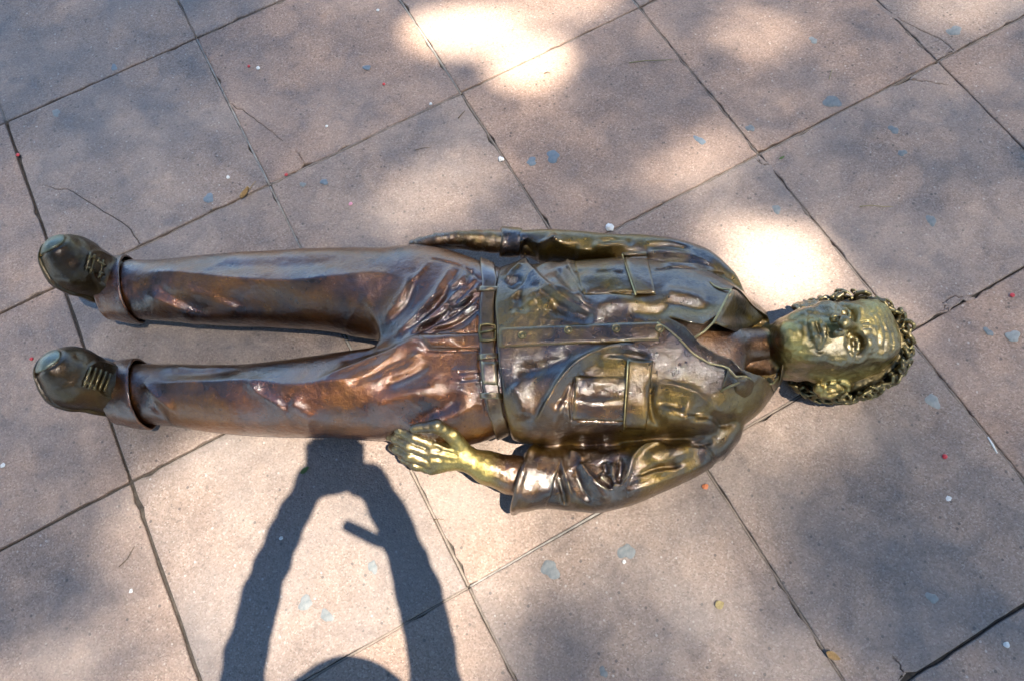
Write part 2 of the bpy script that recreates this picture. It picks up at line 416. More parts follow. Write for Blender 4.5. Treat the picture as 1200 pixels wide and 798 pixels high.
def slab_material():
    m, n, l, b = mat('exposed_aggregate_slab')
    tc = N(n, 'ShaderNodeTexCoord'); oi = N(n, 'ShaderNodeObjectInfo')
    cx = N(n, 'ShaderNodeCombineXYZ'); l.new(math_(n, l, 'MULTIPLY', oi.outputs['Random'], 40.0), cx.inputs[0]); l.new(math_(n, l, 'MULTIPLY', oi.outputs['Random'], 17.0), cx.inputs[2])
    va = N(n, 'ShaderNodeVectorMath', operation='ADD'); l.new(tc.outputs['Object'], va.inputs[0]); l.new(cx.outputs[0], va.inputs[1])
    P = va.outputs[0]
    big = N(n, 'ShaderNodeTexNoise', Scale=3.2, Detail=5.0, Roughness=0.6); l.new(P, big.inputs[0])
    med = N(n, 'ShaderNodeTexNoise', Scale=22.0, Detail=6.0, Roughness=0.7); l.new(P, med.inputs[0])
    v1 = N(n, 'ShaderNodeTexVoronoi', Scale=290.0, Randomness=1.0); l.new(P, v1.inputs[0])
    v2 = N(n, 'ShaderNodeTexVoronoi', Scale=105.0, Randomness=1.0); l.new(P, v2.inputs[0])
    sep = N(n, 'ShaderNodeSeparateColor'); l.new(v1.outputs['Color'], sep.inputs[0])
    sep2 = N(n, 'ShaderNodeSeparateColor'); l.new(v2.outputs['Color'], sep2.inputs[0])
    grain = ramp(n, [(0.0, (0.055, 0.042, 0.038)), (0.18, (0.16, 0.115, 0.093)), (0.55, (0.260, 0.186, 0.148)), (0.90, (0.335, 0.257, 0.215)), (1.0, (0.46, 0.39, 0.34))]); l.new(sep.outputs[0], grain.inputs[0])
    base = mixc(n, l, 0.45, (0.285, 0.207, 0.163), grain.outputs[0])
    # larger stones: dark and pale chips
    chip = math_(n, l, 'MULTIPLY', maprange(n, l, sep2.outputs[1], 0.965, 0.975), maprange(n, l, v2.outputs['Distance'], 0.42, 0.30))
    base = mixc(n, l, chip, base, (0.12, 0.092, 0.078))
    chip2 = math_(n, l, 'MULTIPLY', maprange(n, l, sep2.outputs[2], 0.985, 0.99), maprange(n, l, v2.outputs['Distance'], 0.36, 0.25))
    base = mixc(n, l, chip2, base, (0.42, 0.37, 0.33))
    # dirt, damp marks, slab to slab tint
    base = mixc(n, l, maprange(n, l, big.outputs[0], 0.38, 0.72, 0, 0.5), base, (0.225, 0.205, 0.195))
    base = mixc(n, l, maprange(n, l, med.outputs[0], 0.52, 0.8, 0, 0.30), base, (0.12, 0.095, 0.08))
    tint = ramp(n, [(0.0, (0.84, 0.87, 0.90)), (0.35, (0.96, 0.96, 0.95)), (0.7, (1.04, 0.99, 0.95)), (1.0, (1.10, 1.0, 0.92))]); l.new(oi.outputs['Random'], tint.inputs[0])
    base = mixc(n, l, 1.0, base, tint.outputs[0], 'MULTIPLY')
    l.new(base, b.inputs['Base Color'])
    l.new(maprange(n, l, sep.outputs[1], 0, 1, 0.62, 0.92), b.inputs['Roughness'])
    b.inputs['Specular IOR Level'].default_value = 0.35
    h = math_(n, l, 'ADD', math_(n, l, 'MULTIPLY', v1.outputs['Distance'], -0.5), math_(n, l, 'MULTIPLY', v2.outputs['Distance'], -0.3))
    h = math_(n, l, 'ADD', h, math_(n, l, 'MULTIPLY', med.outputs[0], 1.2))
    bp = N(n, 'ShaderNodeBump', Strength=0.5, Distance=0.004); l.new(h, bp.inputs['Height']); l.new(bp.outputs[0], b.inputs['Normal'])
    return m
M_SLAB = slab_material()
def plain(name, c1, c2, scale=60, rough=0.9, spec=0.3, bump=0.3):
    m, n, l, b = mat(name); tc = N(n, 'ShaderNodeTexCoord')
    a = N(n, 'ShaderNodeTexNoise', Scale=scale, Detail=6.0, Roughness=0.7); l.new(tc.outputs['Object'], a.inputs[0])
    l.new(mixc(n, l, maprange(n, l, a.outputs[0], 0.35, 0.65), c1, c2), b.inputs['Base Color'])
    b.inputs['Roughness'].default_value = rough; b.inputs['Specular IOR Level'].default_value = spec
    if bump:
        bp = N(n, 'ShaderNodeBump', Strength=bump, Distance=0.003); l.new(a.outputs[0], bp.inputs['Height']); l.new(bp.outputs[0], b.inputs['Normal'])
    return m
M_BED = plain('joint_soil', (0.035, 0.03, 0.026), (0.085, 0.07, 0.058), 70)
M_MORTAR = plain('joint_mortar', (0.15, 0.122, 0.10), (0.25, 0.205, 0.17), 45)
M_MORTAR_PALE = plain('joint_mortar_pale', (0.20, 0.185, 0.165), (0.34, 0.315, 0.285), 60)
M_GROUND = plain('ground_paving', (0.17, 0.145, 0.13), (0.25, 0.21, 0.19), 6)

g = 220.0
ground = link('ground', pymesh('ground', [(-g, -g, -0.06), (g, -g, -0.06), (g, g, -0.06), (-g, g, -0.06)], [(0, 1, 2, 3)], False), M_GROUND); ground['kind'] = 'structure'
U0, U1, V0, V1 = -2, 9, -10, 2
bed_pts = [g2w(*q) for q in ((U0, V0), (U1, V0), (U1, V1), (U0, V1))]
pave = link('pavement', pymesh('pavement', [(x, y, -0.05) for x, y in bed_pts] + [(x, y, -0.011) for x, y in bed_pts],
            [(3, 2, 1, 0), (4, 5, 6, 7), (0, 1, 5, 4), (1, 2, 6, 5), (2, 3, 7, 6), (3, 0, 4, 7)], False), M_BED); pave['kind'] = 'structure'

def edge_line(p, q, amp, seed, n=26):
    """ragged slab edge"""
    p, q = np.array(p), np.array(q); t = np.linspace(0, 1, n + 1)[:-1]
    d = q - p; nrm = np.array([-d[1], d[0]]) / np.linalg.norm(d)
    r = np.random.default_rng(seed)
    o = np.convolve(r.normal(size=n + 6), [0.2, 0.3, 0.3, 0.2], 'same')[3:3 + n] * amp
    chips = r.random(n) < 0.09
    o = o + chips * r.uniform(0.5, 2.6, n) * amp * 1.6
    o[0] = abs(o[0]) + 0.0012
    return [p + d * a + nrm * max(b, -0.0004) for a, b in zip(t, o)]
def inset(poly, d):
    P = np.array(poly); a = np.roll(P, 1, 0); b = np.roll(P, -1, 0)
    t = b - a; t /= np.maximum(np.linalg.norm(t, axis=1, keepdims=True), 1e-9)
    return P + np.stack([-t[:, 1], t[:, 0]], 1) * d
def slab_mesh(poly, z):
    """slab from a ragged outline: worn arris, sides going down into the bed"""
    from mathutils.geometry import tessellate_polygon
    n = len(poly); i1 = inset(poly, 0.0016); i2 = inset(i1, 0.004)
    V = [(x, y, -0.04) for x, y in poly] + [(x, y, z - 0.0028) for x, y in poly] + [(x, y, z - 0.0006) for x, y in i1] + [(x, y, z) for x, y in i2]
    Fc = []
    for lv in range(3):
        for k in range(n):
            j = (k + 1) % n; Fc.append((lv * n + k, lv * n + j, (lv + 1) * n + j, (lv + 1) * n + k))
    me = bpy.data.meshes.new('paving_slab'); bm = bmesh.new()
    vs = [bm.verts.new(v) for v in V]
    for f in Fc: bm.faces.new([vs[k] for k in f])
    for t in tessellate_polygon([[Vector((x, y, 0)) for x, y in i2]]):
        try: bm.faces.new([vs[3 * n + k] for k in t])
        except ValueError: pass
    bmesh.ops.recalc_face_normals(bm, faces=bm.faces[:]); bm.to_mesh(me); bm.free()
    return me
def notch(poly, crack, wd):
    """cut a tapering crack (starts on the outline) into the outline"""
    c = np.array(crack); P = np.array(poly)
    k = int(np.argmin(np.linalg.norm(P - c[0], axis=1)))
    n = len(c); left, right = [], []
    for i in range(n):
        d = c[min(i + 1, n - 1)] - c[max(i - 1, 0)]; d /= np.linalg.norm(d); nr = np.array([-d[1], d[0]])
        hw = wd * (1 - 0.75 * i / (n - 1))
        left.append(c[i] + nr * hw); right.append(c[i] - nr * hw)
    tip = [c[-1]]
    ins = [right[i] for i in range(n - 1)] + tip + [left[i] for i in range(n - 2, -1, -1)]
    a, b = P[(k - 1) % len(P)], P[(k + 1) % len(P)]
    if np.linalg.norm(ins[0] - a) > np.linalg.norm(ins[-1] - a): ins = ins[::-1]
    return np.array(list(P[:k]) + ins + list(P[k + 1:]))
def wob_line(pts, n, amp, seed):
    r = np.random.default_rng(seed); P = np.array(pts, float); t = np.linspace(0, len(P) - 1, n)
    q = np.stack([np.interp(t, np.arange(len(P)), P[:, k]) for k in range(2)], 1)
    q[1:-1] += r.normal(size=(n - 2, 2)) * amp
    return q
# joints: half width along each grid line (u: columns, v: rows); wide open joints on the left of the picture
HWU = {1: 0.0040, 2: 0.0027, 3: 0.0024, 4: 0.0028, 5: 0.0028}
HWV = {-1: 0.0025, -2: 0.0028, -3: 0.0034, -4: 0.0028, -5: 0.0034}
CRACKS = {}   # (u, v of slab's low corner) -> list of (points in pixels, half width)
def crack_px(pts, wd, seed):
    p = W([q[0] for q in pts], [q[1] for q in pts]); p = p[:, :2]
    mid = p.mean(0); u, v = w2g(*mid)
    CRACKS.setdefault((math.floor(u), math.floor(v)), []).append((wob_line(p, 16, 0.0020, seed), wd * 0.75))
crack_px([(164, 287), (150, 266), (118, 246), (84, 224), (52, 218)], 0.0011, 1)
crack_px([(268, 120), (292, 135), (315, 152), (331, 166)], 0.0008, 2)
crack_px([(356, 192), (352, 183), (347, 177)], 0.0010, 12)
crack_px([(1118, 62), (1112, 52), (1085, 38), (1050, 22), (1022, 4)], 0.0014, 3)
crack_px([(1066, 94), (1090, 97), (1112, 100)], 0.0010, 4)
crack_px([(1112, 365), (1104, 356), (1120, 348), (1140, 350)], 0.0012, 6)
crack_px([(1062, 788), (1052, 776), (1046, 768)], 0.0013, 8)
crack_px([(905, 192), (893, 194), (886, 186)], 0.0010, 9)
CHIP = {}
seed = 100
for u in range(U0, U1):
    for v in range(V0, V1):
        seed += 1; r = random.Random(seed)
        a, b = HWU.get(u, 0.004), HWU.get(u + 1, 0.004); c, d = HWV.get(v, 0.004), HWV.get(v + 1, 0.004)
        a, b, c, d = a / TILE, b / TILE, c / TILE, d / TILE
        j = lambda: r.uniform(-0.0022, 0.0022)
        co = [(u + a + j(), v + c + j()), (u + 1 - b + j(), v + c + j()), (u + 1 - b + j(), v + 1 - d + j()), (u + a + j(), v + 1 - d + j())]
        co = [g2w(*q) for q in co]; poly = []
        for k in range(4): poly += edge_line(co[k], co[(k + 1) % 4], 0.0016, seed * 7 + k)
        for pts, wd in CRACKS.get((u, v), []): poly = notch(poly, pts, wd)
        z = r.uniform(-0.0016, 0.0016)
        o = link('paving_slab', slab_mesh(poly, z), M_SLAB, pave)
# mortar and grit lying in the joints
def joint_strip(p, q, hw, z, m, seed):
    n = 40; p, q = np.array(p), np.array(q); d = q - p; nr = np.array([-d[1], d[0]]) / np.linalg.norm(d); r = np.random.default_rng(seed)
    V = []
    for i in range(n + 1):
        t = i / n; zz = z + r.normal() * 0.0009 - 0.004 * (r.random() < 0.1); c = p + d * t
        for s_ in (-1, 1): V.append((*(c + nr * s_ * (hw + 0.002)), -0.04))
        for s_ in (-1, 0, 1): V.append((*(c + nr * s_ * hw), zz - 0.0008 * abs(s_)))
    Fc = []
    for i in range(n):
        a, b = i * 5, i * 5 + 5
        Fc += [(a + 2, a + 3, b + 3, b + 2), (a + 3, a + 4, b + 4, b + 3), (a, a + 2, b + 2, b), (a + 4, a + 1, b + 1, b + 4)]
    Fc += [(0, 1, 4, 3, 2), tuple(k + n * 5 for k in (2, 3, 4, 1, 0))]
    me = pymesh('joint_mortar', V, Fc); o = link('joint_mortar', me, m, pave); return o
OPEN_V = {(-3, 0), (-3, 1), (-2, 0), (-1, 1), (-5, 3), (-5, 4), (-4, 4)}       # joints that have lost their mortar
OPEN_U = {(1, -3), (1, -4), (1, -2)}
PALE = {('u', 2, -2), ('u', 3, -2), ('u', 2, -3), ('v', -4, 2), ('u', 4, -2), ('u', 1, -3)}
for v in range(V0 + 1, V1):
    for u in range(U0, U1):
        if (v, u) in OPEN_V: continue
        hw = HWV.get(v, 0.004)
        joint_strip(g2w(u + 0.006, v), g2w(u + 0.994, v), hw * 0.9, -0.0040 if (v + u) % 3 else -0.0022, M_MORTAR_PALE if ('v', v, u) in PALE else M_MORTAR, 900 + v * 40 + u)
for u in range(U0 + 1, U1):
    for v in range(V0, V1):
        if (u, v) in OPEN_U: continue
        hw = HWU.get(u, 0.004)
        joint_strip(g2w(u, v + 0.006), g2w(u, v + 0.994), hw * 0.9, -0.0034 if (v + u) % 3 else -0.0018, M_MORTAR_PALE if ('u', u, v) in PALE else M_MORTAR, 2900 + v * 40 + u)

#@@STATUE@@
root_c = W(700, 400, 0)
statue = empty('bronze_statue', (root_c[0], root_c[1], 0))
tag(statue, 'life-size bronze man in jacket and trousers lying on his back on the paving', 'statue')
bpy.context.view_layer.update()
def part(name, me, m, parent=statue):
    """link a mesh given in place coordinates as a part of the statue"""
    base = Vector((root_c[0], root_c[1], 0)); me.transform(Matrix.Translation(-base))
    return link(name, me, m, parent)

# ---- trousers
LEG_R = [(132, 304, 373, .079, .058), (150, 304, 374, .080, .062), (200, 303, 377, .082, .070), (250, 298, 382, .085, .076), (300, 295, 384, .088, .082), (340, 293, 386, .090, .086),
         (380, 292, 389, .094, .092), (420, 291, 397, .098, .098), (460, 291, 403, .102, .102), (510, 292, 404, .105, .105), (560, 305, 402, .106, .104), (600, 322, 400, .106, .10)]
LEG_L = [(136, 427, 495, .076, .056), (150, 425, 496, .078, .060), (200, 425, 500, .082, .070), (250, 427, 507, .086, .078), (300, 425, 511, .090, .086), (340, 421, 512, .092, .090),
         (380, 415, 513, .095, .095), (420, 409, 515, .098, .098), (460, 405, 516, .102, .102), (510, 400, 515, .105, .105), (560, 400, 507, .106, .104), (600, 400, 492, .106, .10)]
PELVIS = [(452, 330, 470, .10, .080), (480, 302, 510, .104, .100), (520, 292, 514, .107, .108), (560, 304, 507, .109, .110), (590, 318, 496, .110, .110), (640, 320, 496, .11, .11)]
lo = np.minimum.reduce([W(110, 500, 0), W(110, 520, .2), W(600, 520, .0)]); hi = np.maximum.reduce([W(620, 280, 0), W(620, 280, .2)])
vt = Vol((lo[0] - .02, lo[1] - .06, -0.005), (hi[0] + .02, W(110, 280, 0)[1] * 0 + max(W(480, 285, 0)[1], W(120, 295, 0)[1]) + .03, 0.25), 0.0024)
fr, fl, fp = loft(vt, LEG_R, 2.1), loft(vt, LEG_L, 2.1), loft(vt, PELVIS, 2.3)
ft = smin(smin(fr, fl, 0.006), fp, 0.035)
hmt0 = vt.top(ft)
S = []
# front creases of the trouser legs
S += [('r', 11, 14, [(150, 318), (200, 320), (250, 326), (300, 331), (345, 332), (400, 326), (450, 322), (490, 330)]),
      ('r', 12, 14, [(160, 447), (200, 449), (250, 449), (300, 448), (340, 453), (375, 450), (424, 443), (460, 418), (488, 392)]),
      ('g', -5, 12, [(240, 312), (300, 312), (360, 310), (420, 308)]),
      ('g', -4, 10, [(190, 360), (240, 355), (300, 350), (360, 358)]),
      ('r', 6, 7, [(292, 446), (305, 462), (330, 478), (345, 500)]), 
      ('r', 6, 5, [(168, 446), (180, 462), (198, 478), (212, 488)]), ('g', -4, 6, [(176, 470), (188, 482), (200, 492)]),
      ('g', -5, 8, [(185, 436), (240, 437), (290, 434)]), ('g', 4, 7, [(200, 430), (230, 434), (262, 430)]),
      ('g', 4, 6, [(170, 345), (200, 360), (230, 372)]), ('g', -3, 5, [(180, 336), (215, 352), (250, 366)]), ('g', 3, 6, [(210, 340), (250, 352), (290, 370)])]
# pull folds fanning out of the crotch
for k, (a, b, am, wd) in enumerate([((458, 398), (534, 306), 6, 5), ((464, 399), (556, 320), 7, 3.4), ((478, 388), (562, 333), 6, 3), ((486, 390), (560, 352), 4.5, 2.6), ((446, 378), (482, 318), 4, 6),
                                    ((512, 362), (552, 336), 4, 2.2), ((498, 384), (548, 366), 3, 2.4), ((520, 340), (548, 308), 4, 4)]):
    m_ = ((a[0] + b[0]) / 2 + 4, (a[1] + b[1]) / 2 + 5)
    S.append(('r', am, wd, [a, m_, b])); S.append(('g', -am * 0.8, wd * 0.8, [(a[0] + 7, a[1] + 3), (m_[0] + 8, m_[1] + 4), (b[0] + 7, b[1] + 5)]))
S += [('r', 5, 2.2, [(484, 372), (512, 346), (540, 322)]), ('r', 4.5, 2.0, [(500, 356), (528, 338), (556, 316)]), ('r', 4, 1.8, [(506, 378), (530, 360), (556, 346)]), ('r', 4, 2.5, [(470, 345), (490, 322), (505, 304)])]
S += [('r', 8, 6, [(372, 448), (410, 432), (450, 415), (492, 396)]), ('g', -6, 6, [(395, 425), (430, 415), (468, 402)]), ('g', -5, 6, [(405, 450), (445, 436), (490, 415)]),
      ('r', 5, 4, [(440, 440), (470, 425), (498, 412)]), ('g', -4, 5, [(450, 452), (480, 440), (505, 425)]), ('g', 4, 8, [(340, 470), (356, 485), (372, 500)]),
      ('g', 5, 10, [(430, 480), (470, 465), (520, 455)]), ('g', -4, 8, [(470, 492), (510, 480), (545, 462)]), ('g', 4, 8, [(500, 500), (535, 488), (560, 470)]),
      ('g', 10, 10, [(470, 398), (505, 400), (545, 398)]),
      ('r', 3.5, 3, [(528, 432), (548, 436), (566, 434)]), ('r', 3, 3, [(520, 445), (545, 449), (568, 446)]), ('v', -2.2, 1.4, [(536, 437), (566, 436)]), ('v', -2, 1.3, [(540, 446), (568, 444)]),
      ('v', -2.4, 1.3, [(490, 391), (520, 391), (566, 389)]), ('v', -2.6, 1.3, [(500, 408), (510, 411), (566, 410)]), ('v', -2.4, 1.3, [(490, 391), (496, 402), (502, 409)]),
      ('v', -2, 1.2, [(562, 340), (560, 390), (563, 440), (570, 488)]), ('v', -1.8, 1.2, [(590, 330), (548, 347)]),
      ('v', -2.5, 1.4, [(505, 303), (540, 312), (566, 330)])]
dt = folds(vt, hmt0, S) + cloth_noise(vt, 11, 0.15, 3.0, 0.0024) + crumple(vt, 13, 0.5, 2.6, 0.0022, 7.7) + cloth_noise(vt, 34, -0.5, 1.8, 0.0006, 3.3)
ft = relief(vt, ft, dt, 0.03, 0.09)
hmt = vt.top(ft)
trousers = part('trousers', vt.mesh(ft, 'trousers', 1), M_TROUSER)
# turn-ups
for ctrl, xs in ((LEG_R, [(123, 342), (158, 336)]), (LEG_L, [(131, 466), (170, 458)])):
    a, b = W(xs[0][0], xs[0][1], .08)[0], W(xs[1][0], xs[1][1], .08)[0]
    vc = Vol((a - .03, vt.y[0], -.005), (b + .03, vt.y[-1], .2), 0.0024)
    d0 = loft(vc, ctrl, 2.2, x0=-9, x1=9); tilt = (vc.Y - W(*xs[0], .08)[1]) * (-0.10)
    fl_ = (0.004 + 0.006 * sstep(a, b, vc.x)).astype(np.float32)[:, None, None]
    d0 = rough(vc, d0 - fl_, .0022, 34)
    d0 = smax(smax(np.maximum(d0, -(d0 + .0062)), (a + tilt) - vc.X, .004), vc.X - (b + tilt), .004)
    part('trouser_cuff', vc.mesh(d0, 'trouser_cuff'), M_TROUSER, trousers)
# fly flap
part('fly', patch(vt, hmt, [(492, 392), (567, 390), (567, 409), (505, 408)], 0.005, 'fly', 18, 8, wob=0.0012), M_TROUSER, trousers)

# ---- belt
vb = Vol((W(555, 400, .2)[0] - .03, vt.y[0], -.005), (W(600, 400, .2)[0] + .03, vt.y[-1], .25), 0.0022)
xs_ = [(574, 330), (571, 360), (571, 400), (573, 440), (580, 480), (586, 498)]
bp_ = W([q[0] for q in xs_], [q[1] for q in xs_], .215); o_ = np.argsort(bp_[:, 1])
xc = np.interp(vb.y, bp_[o_, 1], bp_[o_, 0]).astype(np.float32)[None, :, None]
dl = smin(smin(loft(vb, LEG_R, 2.1, x0=-9, x1=9), loft(vb, LEG_L, 2.1, x0=-9, x1=9), .006), loft(vb, PELVIS, 2.3, x0=-9, x1=9), .035)
db = smax(dl - 0.0075, np.abs(vb.X - xc) - 0.0165, .004); db = np.maximum(db, -(dl + 0.004))
hmb = vb.top(np.minimum(db, dl))
belt = part('belt', vb.mesh(db, 'belt'), M_BELT)
def bar_loop(quad, thick, name, lift): return patch(vb, hmb, quad, thick, name, 10, 6, lift=lambda u, v: lift * (1 - (2 * v - 1) ** 4) + 0 * u)
for q in ([(559, 337), (587, 337), (587, 342), (559, 342)], [(560, 416), (586, 414), (586, 420), (560, 422)], [(561, 460), (589, 461), (589, 468), (562, 467)]):
    part('belt_loop', bar_loop([q[0], q[3], q[2], q[1]], 0.006, 'belt_loop', 0.005), M_BELT, belt)
bk = [(565, 382), (580, 381), (581, 398), (566, 399)]
bp3 = [on(vb, hmb, np.array(q[0]), np.array(q[1]), 0.006) for q in [(563, 381), (572, 380), (580, 381), (581, 390), (580, 398), (572, 399), (564, 399), (562, 390)]]
part('buckle', tube('buckle', bp3, 0.0036, 8, True), M_LACE, belt)
part('buckle_prong', tube('buckle_prong', [on(vb, hmb, np.array(562), np.array(390), .008), on(vb, hmb, np.array(573), np.array(388), .0085), on(vb, hmb, np.array(582), np.array(386), .006)], 0.0026, 8), M_LACE, belt)
tipq = patch(vb, hmb, [(564, 424), (585, 424), (583, 452), (566, 450)], 0.006, 'belt_tip', 10, 10, lift=lambda u, v: 0.004 + 0 * u * v)
part('belt_tip', tipq, M_BELT, belt)

# ---- jacket
TORSO = [(560, 322, 505, .112, .112), (584, 318, 512, .118, .122), (610, 310, 516, .122, .126), (650, 307, 517, .128, .130), (700, 304, 517, .132, .134), (750, 303, 515, .136, .137), (800, 306, 510, .136, .136),
         (835, 314, 502, .130, .128), (862, 330, 488, .120, .112), (885, 352, 468, .108, .090), (905, 372, 448, .098, .07)]
ARM_R = [(606, 270, 304, .098, .046), (640, 269, 310, .100, .056), (680, 271, 316, .100, .060), (720, 275, 322, .100, .062), (760, 276, 330, .102, .065), (800, 282, 344, .104, .068), (830, 293, 354, .106, .070), (852, 312, 364, .108, .066), (868, 334, 374, .108, .056)]
ARM_L = [(618, 530, 594, .074, .056), (645, 522, 597, .074, .060), (675, 516, 600, .074, .063), (692, 514, 601, .075, .066), (720, 511, 595, .078, .068), (745, 508, 586, .082, .069), (775, 503, 573, .088, .070), (810, 497, 556, .094, .070), (840, 488, 540, .10, .068), (862, 472, 516, .102, .056)]
lo = W(575, 610, .0); hi = W(915, 265, 0)
vj = Vol((W(575, 520, .25)[0] - .03, W(690, 612, .1)[1] - .02, -0.005), (W(915, 400, 0)[0] + .02, W(700, 265, 0)[1] + .03, 0.31), 0.0022)
fto = loft(vj, TORSO, 2.35, x0=-9)
hem = [(583, 310), (581, 340), (582, 370), (584, 400), (586, 440), (590, 480), (600, 515), (604, 530)]
hp = W([q[0] for q in hem], [q[1] for q in hem], .2); o_ = np.argsort(hp[:, 1])
hx = np.interp(vj.y, hp[o_, 1], hp[o_, 0]).astype(np.float32)[None, :, None]
fto = smax(fto, hx - vj.X, 0.006)
far, fal = loft(vj, ARM_R, 2.1), loft(vj, ARM_L, 2.1)
fj = smin(smin(fto, far, 0.012), fal, 0.010)
hmj0 = vj.top(fj)
S = []
# upper half of the front
S += [('s', 7, 16, [(612, 302), (632, 322), (655, 345), (690, 364), (716, 374)][::-1]), ('r', 9, 7, [(606, 362), (622, 346), (645, 338), (665, 345), (690, 360), (714, 373)]),
      ('g', -8, 7, [(602, 345), (610, 352), (608, 368)]), ('g', -9, 9, [(640, 356), (665, 364), (700, 374)]), ('g', -6, 7, [(622, 332), (650, 352), (680, 362)]),
      ('r', 6, 5, [(590, 330), (600, 318), (612, 310)]), ('g', -5, 6, [(596, 338), (606, 330), (615, 332)]), ('r', 5, 5, [(600, 372), (612, 358), (635, 350)]),
      ('g', 5, 8, [(640, 320), (664, 340), (690, 352)]), ('r', 4, 4, [(664, 305), (672, 325), (682, 346), (700, 356)]), ('g', -5, 5, [(655, 312), (662, 330), (676, 350)]),
      ('v', -2.4, 1.4, [(672, 319), (700, 320), (733, 321)]), ('v', -3, 1.4, [(680, 347), (705, 343), (742, 345)]), ('v', -2.6, 1.3, [(664, 312), (674, 330), (682, 347)]),
      ('g', 5, 10, [(690, 362), (725, 352), (760, 358)]), ('g', -4, 7, [(735, 362), (765, 366), (790, 362)]), ('g', 4, 8, [(775, 340), (805, 345), (830, 352)]), ('g', -3.5, 6, [(775, 352), (805, 360), (835, 366)])]
# lower half: the big overlap running from the placket to the hem
S += [('s', 13, 22, [(622, 505), (631, 488), (642, 468), (655, 446), (676, 424), (700, 412), (726, 403), (750, 402)][::-1]), ('r', 7, 4, [(622, 505), (631, 488), (642, 468), (655, 446), (676, 424), (700, 412), (726, 403)]),
      ('g', -8, 9, [(648, 486), (662, 462), (684, 438), (715, 418)]), ('g', -6, 8, [(600, 430), (622, 432), (650, 424), (680, 412)]), ('g', 6, 10, [(596, 450), (610, 470), (612, 495)]),
      ('r', 5, 3, [(655, 496), (662, 470), (672, 448)]), ('r', 4.5, 3, [(668, 500), (666, 475), (676, 446)]), ('r', 4, 3, [(648, 505), (655, 485), (660, 468)]),
      ('v', -2.6, 1.5, [(676, 440), (700, 444), (734, 444)]), ('v', -2.4, 1.4, [(672, 468), (700, 470), (731, 468)]), ('v', -2.4, 1.4, [(670, 494), (668, 470), (674, 442)]),
      ('r', 5, 3, [(700, 428), (715, 422), (735, 424)]), ('g', -5, 5, [(705, 418), (735, 416), (765, 420)]), ('r', 4, 3, [(668, 497), (700, 496), (732, 499)]),
      ('r', 6, 5, [(766, 448), (790, 452), (815, 462), (838, 482), (858, 486), (874, 482)]), ('g', -7, 6, [(800, 494), (820, 486), (848, 492), (870, 486)]), ('g', 8, 12, [(765, 485), (790, 490), (815, 500), (845, 503)]),
      ('r', 4, 3, [(792, 498), (815, 488), (838, 482)]), ('g', -4, 6, [(768, 465), (785, 475), (805, 478)]), ('g', -6, 5, [(764, 440), (762, 465), (768, 490), (785, 504)]),
      ('g', -10, 6, [(650, 518), (700, 516), (760, 512), (805, 512), (845, 508)])]
# left sleeve
S += [('r', 8, 4, [(676, 536), (690, 556), (705, 570), (720, 578)]), ('r', 9, 4, [(720, 578), (735, 556), (742, 535), (760, 520), (790, 516)]), ('g', -9, 5, [(700, 556), (712, 564), (720, 570)]),
      ('r', 6, 3, [(716, 540), (718, 556), (720, 576)]), ('g', -7, 4, [(708, 540), (712, 556)]), ('g', -7, 4, [(728, 534), (728, 552), (724, 570)]), ('g', -6, 4, [(700, 528), (716, 522), (735, 520)]),
      ('r', 6, 4, [(735, 568), (760, 555), (785, 552), (810, 546)]), ('g', -6, 4, [(745, 560), (770, 548), (800, 545)]), ('g', 6, 8, [(752, 538), (780, 530), (815, 528)]), ('r', 5, 3, [(764, 545), (785, 538), (805, 532)]),
      ('r', 6, 3, [(655, 530), (662, 555), (670, 578), (678, 592)]), ('r', 5, 3, [(664, 560), (668, 580), (672, 596)]), ('g', -6, 3.5, [(652, 548), (660, 575), (664, 594)]), ('g', -5, 4, [(672, 545), (682, 570), (695, 588)]),
      ('r', 6, 4, [(684, 540), (676, 530), (664, 528)]), ('r', 6, 4, [(690, 560), (705, 580), (715, 590)]), ('v', -3, 1.5, [(826, 522), (834, 532), (840, 545)]), ('g', -5, 3, [(808, 520), (822, 520), (836, 516)]),
      ('r', 7, 7, [(720, 582), (760, 570), (800, 556), (838, 540)])]
# right sleeve
S += [('r', 6, 4, [(622, 290), (640, 284), (655, 275)]), ('g', -8, 5, [(612, 282), (622, 292), (632, 298)]), ('g', -7, 6, [(640, 296), (660, 296), (680, 300)]), ('r', 6, 5, [(640, 276), (655, 286), (675, 294), (700, 297)]),
      ('g', 6, 6, [(690, 292), (720, 288), (740, 282)]), ('g', -5, 5, [(700, 285), (720, 282), (745, 286)]), ('r', 5, 4, [(745, 300), (780, 296), (815, 302), (842, 316)]), ('g', -5, 5, [(755, 290), (785, 288), (815, 294)]),
      ('r', 5, 4, [(770, 308), (810, 312), (845, 320)]), ('v', -2.5, 1.4, [(766, 316), (800, 314), (850, 322)])]
dj = folds(vj, hmj0, S) + cloth_noise(vj, 12, 0.25, 3.0, 0.0024, 1.1) + crumple(vj, 14, 0.6, 2.4, 0.0026, 2.7) + cloth_noise(vj, 40, -0.3, 1.6, 0.0006, 4.4)
fj = relief(vj, fj, dj, 0.03, 0.09)
OPEN = np.array(W([778, 800, 816, 838, 846, 856, 880, 925, 925, 905, 876, 862, 850, 834, 815, 797], [384, 394, 396, 380, 362, 343, 352, 362, 450, 446, 444, 441, 431, 427, 417, 399], .215))[:, :2]
